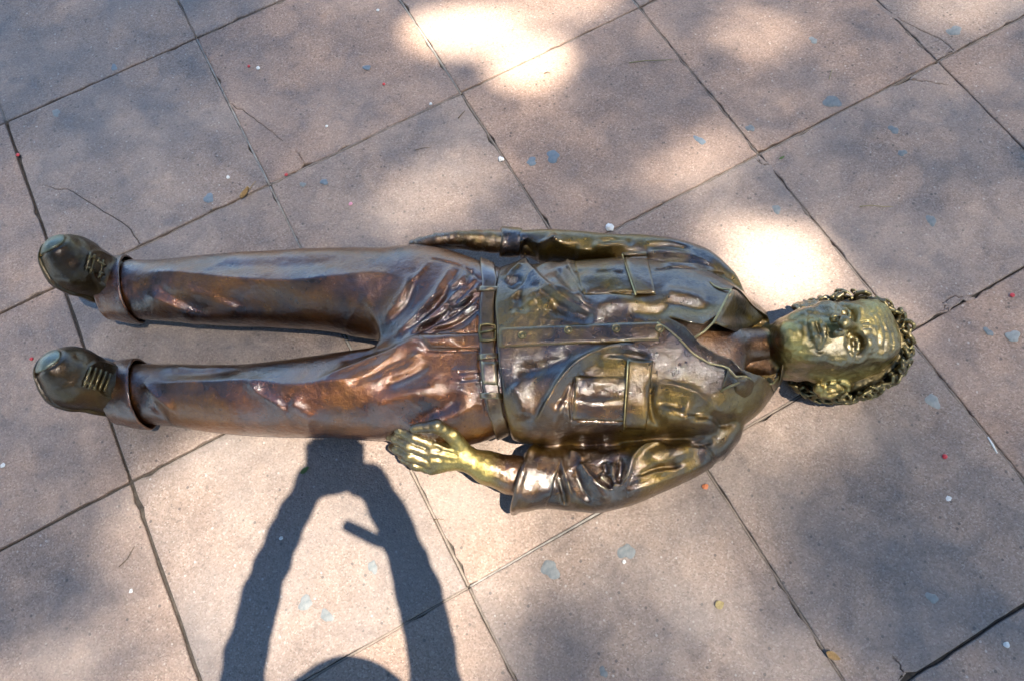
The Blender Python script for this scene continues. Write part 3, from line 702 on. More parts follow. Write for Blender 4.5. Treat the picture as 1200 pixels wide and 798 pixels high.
def poly_dist(px_, py_, poly):
    best = np.full(px_.shape, 9.0); ins = np.zeros(px_.shape, bool); n = len(poly)
    for i in range(n):
        a, b = poly[i], poly[(i + 1) % n]; d_ = b - a; t = np.clip(((px_ - a[0]) * d_[0] + (py_ - a[1]) * d_[1]) / (d_ @ d_), 0, 1)
        best = np.minimum(best, np.hypot(px_ - a[0] - t * d_[0], py_ - a[1] - t * d_[1]))
        c_ = ((a[1] > py_) != (b[1] > py_)) & (px_ < (b[0] - a[0]) * (py_ - a[1]) / (b[1] - a[1] + 1e-12) + a[0]); ins ^= c_
    return np.where(ins, -best, best)
gx_, gy_ = np.meshgrid(vj.x, vj.y, indexing='ij'); od = poly_dist(gx_, gy_, OPEN)[:, :, None].astype(np.float32)
flare = 0.024 * np.exp(-np.maximum(od[:, :, 0], 0) / 0.022) * sstep(W(905, 400, .2)[0], W(872, 400, .2)[0], gx_) * sstep(W(768, 400, .2)[0], W(800, 400, .2)[0], gx_)
fj = relief(vj, fj, flare, .10, .16); hmf = vj.top(fj)
fj = smax(fj, -smax(od, 0.135 - vj.Z, .012), .004)           # the jacket is open at the neck
hmj = vj.top(fj)
hmjc = hmj.copy(); hmj = np.maximum(hmj, np.where(od[:, :, 0] < 0, hmj0 - .012, 0))
jacket = part('jacket', vj.mesh(fj, 'jacket', 1), M_JACKET)
J = lambda px, py, dz=0.0: on(vj, hmj, np.array(float(px)), np.array(float(py)), dz)
def hem_w(u, v): return 0.0018 * np.sin(u * 7) * np.sin(v * 5)
placket = part('placket', patch(vj, hmj, [(583, 385), (774, 377), (772, 399), (583, 408)], 0.0048, 'placket', 60, 8, lift=lambda u, v: 0.0028 + 0 * u * v), M_JACKET, jacket)
for bx_, by_ in ((612, 393), (666, 387), (722, 385), (773, 385)):
    c = J(bx_, by_, 0.0064)
    n_ = Vector((0.02, 0.02, 1)).normalized(); M_ = Matrix.Translation(c) @ Vector(n_).to_track_quat('Z', 'Y').to_matrix().to_4x4()
    b_ = part('button', lathe_disc('button', [(0.0086, -0.004), (0.0090, 0.0012), (0.0082, 0.0030), (0.0074, 0.0032), (0.0062, 0.0016), (0.0046, 0.0014), (0.0036, 0.0028), (0.0008, 0.0030)], 20, M_), M_LACE, jacket)
# breast pockets with their flaps
for body, flap in (([(672, 306), (736, 301), (746, 343), (684, 346)], [(729, 298), (757, 296), (768, 345), (745, 346)]),
                   ([(674, 441), (738, 443), (734, 494), (671, 492)], [(736, 422), (765, 423), (757, 503), (731, 503)])):
    p_ = part('pocket', patch(vj, hmj, body, 0.0042, 'pocket', 22, 18, lift=lambda u, v: 0.001 + 0.003 * np.sin(np.pi * u) * np.sin(np.pi * v), wob=0.0022), M_JACKET, jacket)
    part('pocket_flap', patch(vj, hmj, flap, 0.0075, 'pocket_flap', 14, 22, lift=lambda u, v: 0.008 - 0.0055 * u + 0 * v, wob=0.0016), M_JACKET, jacket)
    e0, e1 = flap[0], flap[3]
    part('flap_edge', tube('flap_edge', [J(e0[0] + (e1[0] - e0[0]) * t, e0[1] + (e1[1] - e0[1]) * t, 0.0105) for t in np.linspace(0, 1, 12)], 0.0016, 6), M_EDGE, jacket)
# cuffs of the sleeves
def cuff(p0, p1, r0, r1, wall, sq=(1, 1, 1), slant=0.0, roll_r=0.0):
    p0, p1 = np.array(p0), np.array(p1); ax = (p1 - p0) / np.linalg.norm(p1 - p0)
    lo_ = np.minimum(p0, p1) - max(r0, r1) - .03; hi_ = np.maximum(p0, p1) + max(r0, r1) + .03
    v = Vol(lo_, hi_, 0.0021); e0, e1 = p0 - ax * .1, p1 + ax * .1; L = np.linalg.norm(p1 - p0); k = (r1 - r0) / L
    d = cone(v, e0, e1, r0 - k * .1, r1 + k * .1, sq); t = (v.X - p0[0]) * ax[0] + (v.Y - p0[1]) * ax[1] + (v.Z - p0[2]) * ax[2] + slant * (p0[1] - v.Y)
    d = rough(v, rough(v, d, .003, 38, 0, .02), .004, 17, 3, .02)
    wv = 0.003 * np.sin(v.Z * 60) + .002 * np.sin(v.Y * 90)
    o = smax(smax(d, -t + wv, .008), t - L - wv, .008)
    o = np.maximum(o, -(d + wall))
    if roll_r: o = smin(o, (np.sqrt((d + .003) ** 2 + (t - .006) ** 2) - roll_r).astype(np.float32), .008)
    return v, o
v_, f_ = cuff(W(611, 562, .074), W(654, 558, .076), .070, .067, .016, slant=.42, roll_r=.0080)
part('sleeve_cuff', v_.mesh(f_, 'sleeve_cuff'), M_JACKET, jacket)
v_, f_ = cuff(W(586, 284, .104), W(611, 284, .104), .037, .038, .010)
part('sleeve_cuff', v_.mesh(f_, 'sleeve_cuff'), M_JACKET, jacket)

# ---- collar and lapels
ED = 0.006
def Rw(*a): return [J(*q) for q in a]
K = lambda px, py, dz=0.0: on(vj, hmf, np.array(float(px)), np.array(float(py)), dz)
def Kw(*a): return [K(*q) for q in a]
part('lapel_edge', tube('lapel_edge', Kw((770, 378, .004), (783, 386, .003), (796, 397, .002), (813, 415, .002), (832, 426, .003), (845, 428, .006), (853, 431, .010), (862, 441, .014), (874, 441, .018), (868, 447, .014), (856, 452, .008), (844, 458, .0)), 0.0024, 8), M_EDGE, jacket)
part('lapel', rows_sheet([Kw((853, 431, .009), (862, 440, .013), (875, 441, .017)), Kw((850, 441, .004), (862, 448, .009), (872, 449, .012)), Kw((844, 457, -.003), (856, 454, .004), (868, 450, .010))], 8, 14, 0.004, 'lapel'), M_JACKET, jacket)
part('collar', rows_sheet([[K(864, 441, .014), K(874, 442, .018), W(890, 448, .215), W(905, 448, .195), W(912, 440, .17)],
                           [K(862, 452, .006), K(876, 456, .006), W(890, 462, .17), W(902, 458, .15), W(912, 450, .13)],
                           [K(860, 464, -.010), K(874, 470, -.014), W(886, 472, .13), W(898, 466, .11), W(910, 456, .09)]], 12, 30, 0.006, 'collar'), M_JACKET, jacket)
part('collar_edge', tube('collar_edge', [K(874, 441, .018), W(884, 446, .222), W(896, 451, .208), W(906, 449, .194), W(912, 441, .172)], 0.0022, 8), M_EDGE, jacket)
part('lapel_edge', tube('lapel_edge', Kw((814, 396, .002), (826, 388, .002), (836, 378, .003), (844, 364, .004), (851, 350, .006), (857, 340, .008), (846, 339, .004), (838, 336, .002), (832, 331, .0)), 0.0024, 8), M_EDGE, jacket)
part('collar', rows_sheet([[K(836, 378, .002), K(845, 364, .004), K(852, 350, .006), K(858, 340, .008), K(866, 339, .008)],
                           [K(850, 384, -.012), W(864, 372, .205), W(872, 362, .200), W(880, 356, .185), W(884, 354, .16)],
                           [W(868, 392, .17), W(880, 384, .165), W(890, 378, .155), W(896, 372, .14), W(900, 368, .11)]], 12, 30, 0.006, 'collar'), M_JACKET, jacket)

#@@BODY@@
# ---- body: head, neck, chest, arms and hands in one mesh
HS = 0.302                                     # chin to crown
hc = np.array(W(917, 392, .235)); 
hx_ = np.array([0.985, -0.030, -0.14]); hx_ /= np.linalg.norm(hx_)      # chin -> crown
hz_ = np.array([0.12, -0.02, 1.0]); hz_ -= hx_ * (hz_ @ hx_); hz_ /= np.linalg.norm(hz_)   # face
hy_ = np.cross(hz_, hx_)
HO = hc - hz_ * 0.30 * HS - hx_ * 0.0          # chin plane origin on the head's axis
class HeadVol(Vol):
    pass
def head_vol(lo, hi, h):
    """grid in head units scaled to metres: x chin to crown, y to his right, z out of the face"""
    return Vol(np.array(lo) * HS, np.array(hi) * HS, h)
def to_world(me):
    M = Matrix([[*(float(a) for a in r)] for r in np.array([hx_, hy_, hz_]).T]).to_4x4(); M.translation = Vector(HO); me.transform(M); return me
vh = head_vol((-0.55, -0.46, -0.62), (1.1, 0.46, 0.58), 0.0019)
B = lambda c, r: ball(vh, np.array(c) * HS, np.array(r) * HS)
C = lambda a, b, ra, rb: cone(vh, np.array(a) * HS, np.array(b) * HS, ra * HS, rb * HS)
k_ = HS
f = smin(B((.64, 0, -.05), (.37, .298, .41)), B((.42, 0, .07), (.37, .240, .285)), .10 * k_)
f = smin(f, B((.19, 0, .13), (.19, .185, .21)), .08 * k_)
f = smin(f, B((.055, 0, .255), (.062, .085, .07)), .07 * k_)
for s_ in (-1, 1):
    f = smin(f, C((.18, s_ * .142, .02), (.42, s_ * .225, -.04), .07, .06), .07 * k_)         # jaw angle
    f = smin(f, B((.40, s_ * .165, .235), (.085, .085, .065)), .07 * k_)                    # cheekbone
    f = smin(f, B((.24, s_ * .135, .225), (.09, .07, .07)), .06 * k_)                       # jowl
    f = smin(f, C((.560, s_ * .035, .335), (.575, s_ * .12, .332), .036, .039), .032 * k_)   # brow
    f = smin(f, C((.575, s_ * .12, .33), (.535, s_ * .205, .255), .034, .026), .035 * k_)
    f = smin(f, B((.72, s_ * .12, .27), (.12, .10, .07)), .08 * k_)                         # frontal bosses
f = smin(f, C((.545, 0, .325), (.39, 0, .440), .034, .036), .030 * k_)                       # nose
f = smin(f, B((.368, 0, .462), (.047, .050, .044)), .03 * k_)
for s_ in (-1, 1):
    f = smin(f, B((.350, s_ * .056, .402), (.038, .032, .040)), .018 * k_)
    f = smax(f, -B((.487, s_ * .118, .368), (.068, .092, .098)), .026 * k_)                  # eye socket
    f = smin(f, B((.485, s_ * .115, .255), (.066, .070, .066)), .010 * k_)                   # eyeball
    up = [(.478, s_ * .052, .318), (.505, s_ * .080, .330), (.514, s_ * .115, .331), (.504, s_ * .15, .315), (.478, s_ * .182, .280)]
    dn = [(.478, s_ * .052, .318), (.458, s_ * .085, .318), (.450, s_ * .118, .317), (.458, s_ * .150, .303), (.478, s_ * .182, .280)]
    for P_, r_ in ((up, .0135), (dn, .011)):
        for a, b in zip(P_[:-1], P_[1:]): f = smin(f, C(a, b, r_, r_), .010 * k_)
    f = smax(f, -C((.472, s_ * .055, .352), (.432, s_ * .14, .325), .006, .006), .016 * k_)  # tear trough
    f = smin(f, C((.435, s_ * .075, .318), (.422, s_ * .15, .296), .018, .016), .02 * k_)   # bag under the eye
    f = smax(f, -B((.332, s_ * .036, .448), (.024, .020, .028)), .006 * k_)                   # nostril
    f = smax(f, -C((.372, s_ * .090, .372), (.235, s_ * .142, .318), .016, .018), .030 * k_) # cheek fold
    f = smax(f, -B((.485, s_ * .115, .325), (.018, .018, .016)), .005 * k_)                # pupil
    f = smax(f, -C((.205, s_ * .125, .325), (.12, s_ * .125, .29), .006, .006), .02 * k_)
for a, b, r_ in (((.268, 0, .368), (.258, .06, .356), .022), ((.268, 0, .368), (.258, -.06, .356), .022), ((.258, .06, .356), (.235, .112, .318), .020), ((.258, -.06, .356), (.235, -.112, .318), .020),
                 ((.205, -.055, .345), (.205, .055, .345), .028), ((.205, .055, .345), (.232, .108, .318), .022), ((.205, -.055, .345), (.232, -.108, .318), .022)):
    f = smin(f, C(a, b, r_, r_ * .85), .018 * k_)
for a, b in (((.236, -.055, .386), (.236, .055, .386)), ((.236, .055, .386), (.230, .125, .338)), ((.236, -.055, .386), (.230, -.125, .338))):
    f = smax(f, -C(a, b, .010, .008), .010 * k_)
f = smax(f, -C((.262, 0, .402), (.330, 0, .402), .010, .008), .02 * k_)                      # philtrum
f = smax(f, -C((.150, -.06, .345), (.150, .06, .345), .010, .010), .04 * k_)                 # under the lip
for uu, am in ((.655, .0009), (.705, .0012), (.755, .0009), (.80, .0006)):
    wav = uu + 0.010 * np.cos(vh.Y / HS * 14) + 0.006 * np.sin(vh.Y / HS * 31 + uu * 40)
    f = f + (am * np.exp(-((vh.X / HS - wav) / .010) ** 2) * (vh.Z > 0.1 * HS) * sstep(.24, .12, np.abs(vh.Y) / HS) * (-1) * -1).astype(np.float32)
for s_ in (-1, 1):
    f = smax(f, -C((.555, s_ * .018, .372), (.60, s_ * .022, .372), .005, .004), .016 * k_)  # frown lines
    rim = [(.335, .300, .005), (.335, .345, -.035), (.385, .392, -.072), (.455, .412, -.085), (.530, .402, -.072), (.572, .365, -.030), (.560, .320, .008), (.510, .296, .018)]
    e = B((.455, s_ * .315, -.045), (.10, .042, .040))
    rim = [(a, .30 + (b - .30) * .62, c) for a, b, c in rim]
    for a, b in zip(rim[:-1], rim[1:]): e = smin(e, C((a[0], s_ * a[1], a[2]), (b[0], s_ * b[1], b[2]), .020, .020), .016 * k_)
    e = smin(e, C((.345, s_ * .318, -.02), (.36, s_ * .328, -.03), .028, .024), .02 * k_)
    e = smin(e, C((.52, s_ * .34, -.035), (.42, s_ * .346, -.048), .014, .014), .010 * k_); e = smin(e, C((.455, s_ * .302, .02), (.425, s_ * .302, .02), .020, .018), .012 * k_)
    e = smax(e, -B((.445, s_ * .348, -.005), (.050, .034, .030)), .010 * k_)
    f = smin(f, e, .02 * k_)
# neck with its tendons
neck = C((.20, 0, -.12), (-.52, -.02, -.20), .195, .22)
neck = smin(neck, C((.04, 0, .05), (-.34, 0, -.0), .05, .055), .06 * k_)
for s_ in (-1, 1): neck = smin(neck, C((.26, s_ * .19, -.10), (-.36, s_ * .06, .03), .045, .045), .045 * k_)
neck = smax(neck, -C((-.04, -.045, .105), (-.30, -.035, .085), .018, .014), .02 * k_)
neck = smax(neck, -C((-.05, .055, .105), (-.28, .035, .085), .016, .012), .02 * k_)
neck = smin(neck, B((-.14, .002, .055), (.07, .035, .04)), .02 * k_)
f = smin(f, neck, .05 * k_)
f = rough(vh, rough(vh, f, .0012, 60), .0007, 140)
head_me = to_world(vh.mesh(f, 'head', 1))
# hands
def hand(lo, hi, fn):
    v = Vol(lo, hi, 0.0016); return v, fn(v)
P3 = lambda *q: np.array(W(q[0], q[1], q[2]))
def left_hand(v):
    d = chain(v, [P3(640, 560, .074), P3(600, 556, .084), P3(572, 548, .098), P3(548, 538, .112)], [.046, .042, .036, .027])
    for kx, ky, kz in ((507, 521, .138), (503, 531, .131), (503, 541, .121), (506, 549, .108)):
        d = smin(d, cone(v, P3(547, 537, .114), P3(kx, ky, kz), .019, .0135), .012)
    fing = [([(507, 521, .138), (486, 513, .149), (469, 504, .142), (460, 502, .124)], [.0140, .0126, .0114, .0090]),
            ([(503, 531, .131), (480, 523, .143), (464, 514, .134), (456, 512, .114)], [.0140, .0126, .0114, .0090]),
            ([(503, 541, .121), (480, 534, .133), (465, 526, .122), (459, 524, .102)], [.0134, .0120, .0108, .0086]),
            ([(506, 549, .108), (487, 545, .118), (475, 538, .106), (470, 535, .088)], [.0122, .0106, .0096, .0076])]
    g_ = None
    for pts, rr in fing:
        c = chain(v, [P3(*p) for p in pts], rr, .006); g_ = c if g_ is None else smin(g_, c, .0012)
    d = smin(d, g_, .005)
    th = chain(v, [P3(545, 530, .120), P3(530, 510, .158), P3(512, 499, .186), P3(486, 502, .182)], [.020, .0165, .0145, .0110], .006)
    d = smin(d, th, .007)
    for a, b in (((540, 532, .140), (510, 520, .150)), ((541, 537, .138), (506, 530, .143)), ((542, 541, .132), (506, 540, .132))):
        d = smin(d, cone(v, P3(*a), P3(*b), .003, .0035), .007)
    return rough(v, d, .0009, 110)
vl = Vol(np.minimum(P3(450, 600, .0), P3(455, 590, .1)) - (.03, .02, 0), np.array([P3(645, 490, .05)[0] + .02, max(P3(480, 490, .1)[1], P3(640, 520, .05)[1]) + .04, .22]), 0.0017)
hand_l = vl.mesh(left_hand(vl), 'hand', 1)
def right_hand(v):
    d = chain(v, [P3(640, 287, .098), P3(600, 284, .104), P3(575, 283, .108), P3(556, 282, .110)], [.034, .030, .027, .025])
    for k, (kx, ky, kz) in enumerate(((530, 282, .116), (528, 283, .097), (528, 284, .079), (532, 284, .063))):
        d = smin(d, cone(v, P3(560, 283, .106 - .006 * k), P3(kx, ky, kz), .019, .0160), .012)
        d = smin(d, chain(v, [P3(kx, ky, kz), P3(508, ky + 1, kz - .002), P3(494, ky + 2, kz - .006), P3(484, ky + 4, kz - .012)], [.0155, .0140, .0128, .0105], .005), .006)
    th = chain(v, [P3(558, 280, .120), P3(536, 279, .138), P3(512, 281, .142), P3(491, 285, .136)], [.0190, .0165, .0148, .0120], .006)
    d = smin(d, th, .010)
    return rough(v, d, .0009, 110)
lo_ = P3(470, 305, .1); hi_ = P3(645, 270, .0)
vr = Vol((lo_[0] - .02, min(P3(640, 300, .1)[1], lo_[1]) - .04, 0.0), (hi_[0] + .02, max(hi_[1], P3(480, 270, 0)[1]) + .04, .19), 0.0017)
hand_r = vr.mesh(right_hand(vr), 'hand', 1)
# chest and arms inside the clothes
vcst = Vol((W(600, 400, .1)[0], vj.y[0], 0.0), (vj.x[-1] + .05, vj.y[-1], .28), 0.005)
fc = loft(vcst, TORSO, 2.2, grow=-0.042, x1=W(860, 400, .15)[0], x0=W(600, 400, .1)[0] + .02)
fc = smin(fc, chain(vcst, [P3(636, 560, .075), P3(700, 555, .075), P3(845, 500, .11)], [.036, .040, .046]), .02)
fc = smin(fc, chain(vcst, [P3(636, 288, .098), P3(720, 298, .10), P3(840, 345, .11)], [.028, .036, .046]), .02)
fc = smin(fc, chain(vcst, [P3(812, 404, .165), P3(850, 408, .160), P3(890, 405, .145)], [.045, .045, .04]), .03)
chest = vcst.mesh(fc, 'chest')
bm = bmesh.new()
for me_ in (head_me, hand_l, hand_r, chest): bm.from_mesh(me_)
body_me = bpy.data.meshes.new('body'); bm.to_mesh(body_me); bm.free()
body_me.polygons.foreach_set('use_smooth', [True] * len(body_me.polygons))
nvb = len(body_me.vertices); co_ = np.empty(nvb * 3); body_me.vertices.foreach_get('co', co_); co_ = co_.reshape(-1, 3)
rub = sstep(hc[0] - .03, hc[0] + .02, co_[:, 0]) * sstep(.06, .17, co_[:, 2] + .12 * (co_[:, 0] - hc[0]))     # face and forehead
rub = np.where(co_[:, 0] < W(700, 400, .1)[0], np.where(co_[:, 1] < W(600, 330, .1)[1], sstep(W(615, 560, .09)[0], W(555, 548, .1)[0], co_[:, 0]), 0.35), rub)
at_ = body_me.attributes.new('rubbed', 'FLOAT', 'POINT'); at_.data.foreach_set('value', rub.astype(np.float32))
body = part('body', body_me, M_HEAD)
# hair: curls round the sides and the back of a high forehead
vr2 = head_vol((.25, -.49, -.60), (1.18, .49, .34), 0.0018)
X, Y, Z = vr2.X / HS, vr2.Y / HS, vr2.Z / HS
sh = ball(vr2, np.array((.645, 0, -.06)) * HS, np.array((.435, .405, .465)) * HS)
sh = ball(vr2, np.array((.645, 0, -.06)) * HS, np.array((.402, .350, .440)) * HS)
def hairy(p):
    """is this point of the scalp covered by hair (head units)"""
    return (p[2] < 0.06 + 0.14 * sstep(.82, 1.02, p[0]) - 0.10 * sstep(.74, .52, p[0])) and (p[0] > 0.55 - 0.9 * max(-p[2] - .08, 0)) 
line = Z - (0.05 + 0.14 * sstep(.82, 1.02, X) - 0.10 * sstep(.74, .52, X))
sh = smax(sh, (line * HS).astype(np.float32) + 0 * sh, .01)
sh = smax(sh, ((0.57 - X - 0.9 * np.maximum(-Z - .08, 0)) * HS).astype(np.float32) + 0 * sh, .02)
sh = smax(sh, -ball(vr2, np.array((.64, 0, -.05)) * HS, np.array((.33, .265, .37)) * HS), .004)
rh = np.random.default_rng(11); made = 0
while made < 820:
    nrm_ = rh.normal(size=3); nrm_ /= np.linalg.norm(nrm_)
    el = np.array((.412, .368, .450)); p = np.array((.645, 0, -.06)) + nrm_ * el / np.linalg.norm(nrm_) * rh.uniform(.98, 1.11)
    if not hairy(p): continue
    made += 1
    nn_ = nrm_ / el; nn_ /= np.linalg.norm(nn_); t1 = np.cross(nn_, rh.normal(size=3)); t1 /= np.linalg.norm(t1); t2 = np.cross(nn_, t1)
    cr_ = rh.uniform(.028, .055); a0 = rh.uniform(0, 6.28); tr_ = rh.uniform(.012, .021); arc = rh.uniform(2.6, 4.8)
    pts = [(p + cr_ * (math.cos(a0 + arc * q) * t1 + math.sin(a0 + arc * q) * t2) + nn_ * (.034 * math.sin(3 * q) - .008)) * HS for q in np.linspace(0, 1, 6)]
    lo_ = np.min(pts, 0) - tr_ * HS - .008; hi_ = np.max(pts, 0) + tr_ * HS + .008
    a_ = [max(int((lo_[k] - vr2.org[k]) / vr2.h), 0) for k in range(3)]; b_ = [min(int((hi_[k] - vr2.org[k]) / vr2.h) + 2, vr2.shape[k]) for k in range(3)]
    if any(b_[k] - a_[k] < 3 for k in range(3)): continue
    sub = Vol.__new__(Vol); sub.X, sub.Y, sub.Z = vr2.X[a_[0]:b_[0]], vr2.Y[:, a_[1]:b_[1]], vr2.Z[:, :, a_[2]:b_[2]]
    c = None
    for q in range(5):
        e_ = cone(sub, pts[q], pts[q + 1], tr_ * HS * (1 - .10 * q), tr_ * HS * (1 - .10 * (q + 1))); c = e_ if c is None else np.minimum(c, e_)
    sl3 = tuple(slice(a_[k], b_[k]) for k in range(3)); sh[sl3] = smin(sh[sl3], c, .0010)
sh = rough(vr2, sh, .0008, 150)
hair_me = to_world(vr2.mesh(sh, 'hair', 1))
part('hair', hair_me, M_HAIR, body)
# eyebrows
# ---- shoes
def shoe(ank, mid, ball_, toe, wd, name_lo, lace_pts):
    ank, mid, ball_, toe = [np.array(W(*q)) for q in (ank, mid, ball_, toe)]
    heel = ank + np.array([0.0, 0, -0.03])
    lo_ = np.minimum.reduce([ank, mid, ball_, toe, heel]) - .10; hi_ = np.maximum.reduce([ank, mid, ball_, toe]) + .09
    lo_[2] = -.003
    v = Vol(lo_, hi_, .0021)
    d = cone(v, ank, mid, .050, .050); d = smin(d, cone(v, mid, ball_, .050, .052), .03); d = smin(d, cone(v, ball_, toe, .052, .040), .03)
    ax = (toe - ank) / np.linalg.norm(toe - ank)
    sole_n = np.cross(np.array([0, 1, 0]), ax); sole_n /= np.linalg.norm(sole_n)
    if sole_n[0] > 0: sole_n = -sole_n          # points out of the sole, away from the head
    hl = ank + sole_n * .045 + np.array([0.0, 0, -.03]); hl[2] = max(hl[2], .036)
    d = smin(d, cone(v, hl, ball_ + sole_n * .012, .036, .044), .04)
    d = smin(d, cone(v, ball_ + sole_n * .006 + np.array([0, .018, 0]), ball_ + sole_n * .006 - np.array([0, .018, 0]), .044, .044), .03)
    # rand of the sole: a welt running round the upper
    mp = (ank + toe) * .5; t = (v.X - mp[0]) * sole_n[0] + (v.Y - mp[1]) * sole_n[1] + (v.Z - mp[2]) * sole_n[2]
    welt = np.abs(t - .040) - .009
    d = smin(d, smax(d - .006, welt, .004), .003)
    d = np.maximum(d, 0.001 - v.Z + 0 * d)
    # toe cap seam and the edges of the lace panel
    s_ = (v.X - ank[0]) * ax[0] + (v.Y - ank[1]) * ax[1] + (v.Z - ank[2]) * ax[2]; L = np.linalg.norm(toe - ank)
    yy = v.Y - (ank[1] + (toe[1] - ank[1]) * s_ / L)
    d = d + (.0035 * np.exp(-((s_ - L * 1.12 + .42 * yy - 9 * yy * yy) / .0035) ** 2) * (t < .03)).astype(np.float32)
    rr = np.sqrt(((s_ - L * .36) / .060) ** 2 + (yy / .038) ** 2)
    d = d - (.0030 * np.exp(-((rr - 1) / .075) ** 2) * (t < 0)).astype(np.float32) + (.004 * np.exp(-(rr / .8) ** 4) * (t < 0)).astype(np.float32)
    d = rough(v, d, .0014, 50)
    o = part('shoe', v.mesh(d, 'shoe'), M_SHOE)
    hmv = v.top(d)
    for (a, b) in lace_pts:
        pts = [on(v, hmv, np.array(a[0] + (b[0] - a[0]) * q), np.array(a[1] + (b[1] - a[1]) * q), .0028) for q in np.linspace(0, 1, 8)]
        part('lace', tube('lace', pts, .0034, 8), M_LACE, o)
    # the pale green worn toe cap
    cap = np.maximum(d - .0012, (L * 1.13 - s_ - .42 * yy + 9 * yy * yy).astype(np.float32)); cap = np.maximum(cap, -(d + .004)); cap = np.maximum(cap, (-(t - .028) * -1).astype(np.float32))
    part('toe_cap', v.mesh(cap, 'toe_cap'), M_TOE, o)
    return o
shoe((146, 336, .085), (115, 322, .125), (88, 308, .180), (73, 297, .222), .1, None, [((101, 318), (106, 297)), ((106, 321), (111, 299)), ((111, 324), (116, 302)), ((116, 326), (121, 305)), ((100, 312), (122, 322)), ((106, 301), (124, 312))])
shoe((148, 460, .083), (116, 450, .125), (86, 441, .180), (69, 432, .222), .1, None, [((98, 453), (107, 429)), ((104, 455), (113, 431)), ((110, 456), (119, 433)), ((116, 457), (125, 435)), ((98, 446), (108, 451)), ((122, 458), (130, 438))])

#@@REST@@
# ------------------------------------------------------------------ litter and marks on the paving
M_GUM = plain('old_gum', (0.13, 0.145, 0.15), (0.20, 0.21, 0.21), 90, 0.85)
M_GUM_PALE = plain('old_gum_pale', (0.20, 0.21, 0.20), (0.27, 0.275, 0.26), 90, 0.85)
M_GUM_BLUE = plain('old_gum_blue', (0.13, 0.165, 0.19), (0.18, 0.21, 0.235), 90, 0.8)
M_TWIG = plain('dry_twig', (0.07, 0.045, 0.025), (0.16, 0.11, 0.06), 150)
M_STRAW = plain('straw', (0.22, 0.17, 0.08), (0.32, 0.26, 0.13), 150)
M_BERRY = plain('red_berry', (0.42, 0.02, 0.03), (0.55, 0.05, 0.05), 150, 0.4, 0.5, 0)
M_PETAL = plain('pink_petal', (0.55, 0.22, 0.30), (0.65, 0.30, 0.36), 150, 0.6)
M_ORANGE = plain('orange_bit', (0.50, 0.15, 0.06), (0.60, 0.22, 0.10), 150, 0.6)
M_CRUMB = plain('pale_crumb', (0.55, 0.53, 0.50), (0.72, 0.70, 0.66), 150, 0.8)
M_DRYLEAF = plain('dry_leaf', (0.20, 0.12, 0.05), (0.36, 0.24, 0.11), 90, 0.7)
M_GREEN = plain('green_leaf', (0.07, 0.11, 0.025), (0.12, 0.17, 0.05), 120, 0.5)
def G(px, py, z=0.0): p = W(px, py, z); return Vector((float(p[0]), float(p[1]), z))
def spot(px, py, rx, ry, m, label, ang=0.0, sd=0, h=0.0008):
    r = random.Random(sd * 31 + int(px)); n = 22; c = G(px, py); s = 0.00205
    ph = [r.uniform(0, 6.28) for _ in range(3)]; V = [(0, 0, 0.0018 + h)]
    for lv, (sc_, z) in enumerate(((0.6, 0.0018 + h * .9), (0.88, 0.0018 + h * .5), (1.0, 0.0010))):
        for k in range(n):
            t = 2 * math.pi * k / n; q = 1 + .17 * math.sin(2 * t + ph[0]) + .13 * math.sin(3 * t + ph[1]) + .08 * math.sin(5 * t + ph[2])
            a, b = rx * s * q * sc_ * math.cos(t), ry * s * q * sc_ * math.sin(t)
            V.append((a * math.cos(ang) - b * math.sin(ang), a * math.sin(ang) + b * math.cos(ang), z))
    Fc = [(0, 1 + k, 1 + (k + 1) % n) for k in range(n)]
    for lv in range(2):
        for k in range(n): a = 1 + lv * n; Fc.append((a + k, a + n + k, a + n + (k + 1) % n, a + (k + 1) % n))
    o = link('gum_spot', pymesh('gum_spot', V, Fc), m); o.location = c
    return tag(o, label, 'gum', 'old chewing gum trodden onto the paving')
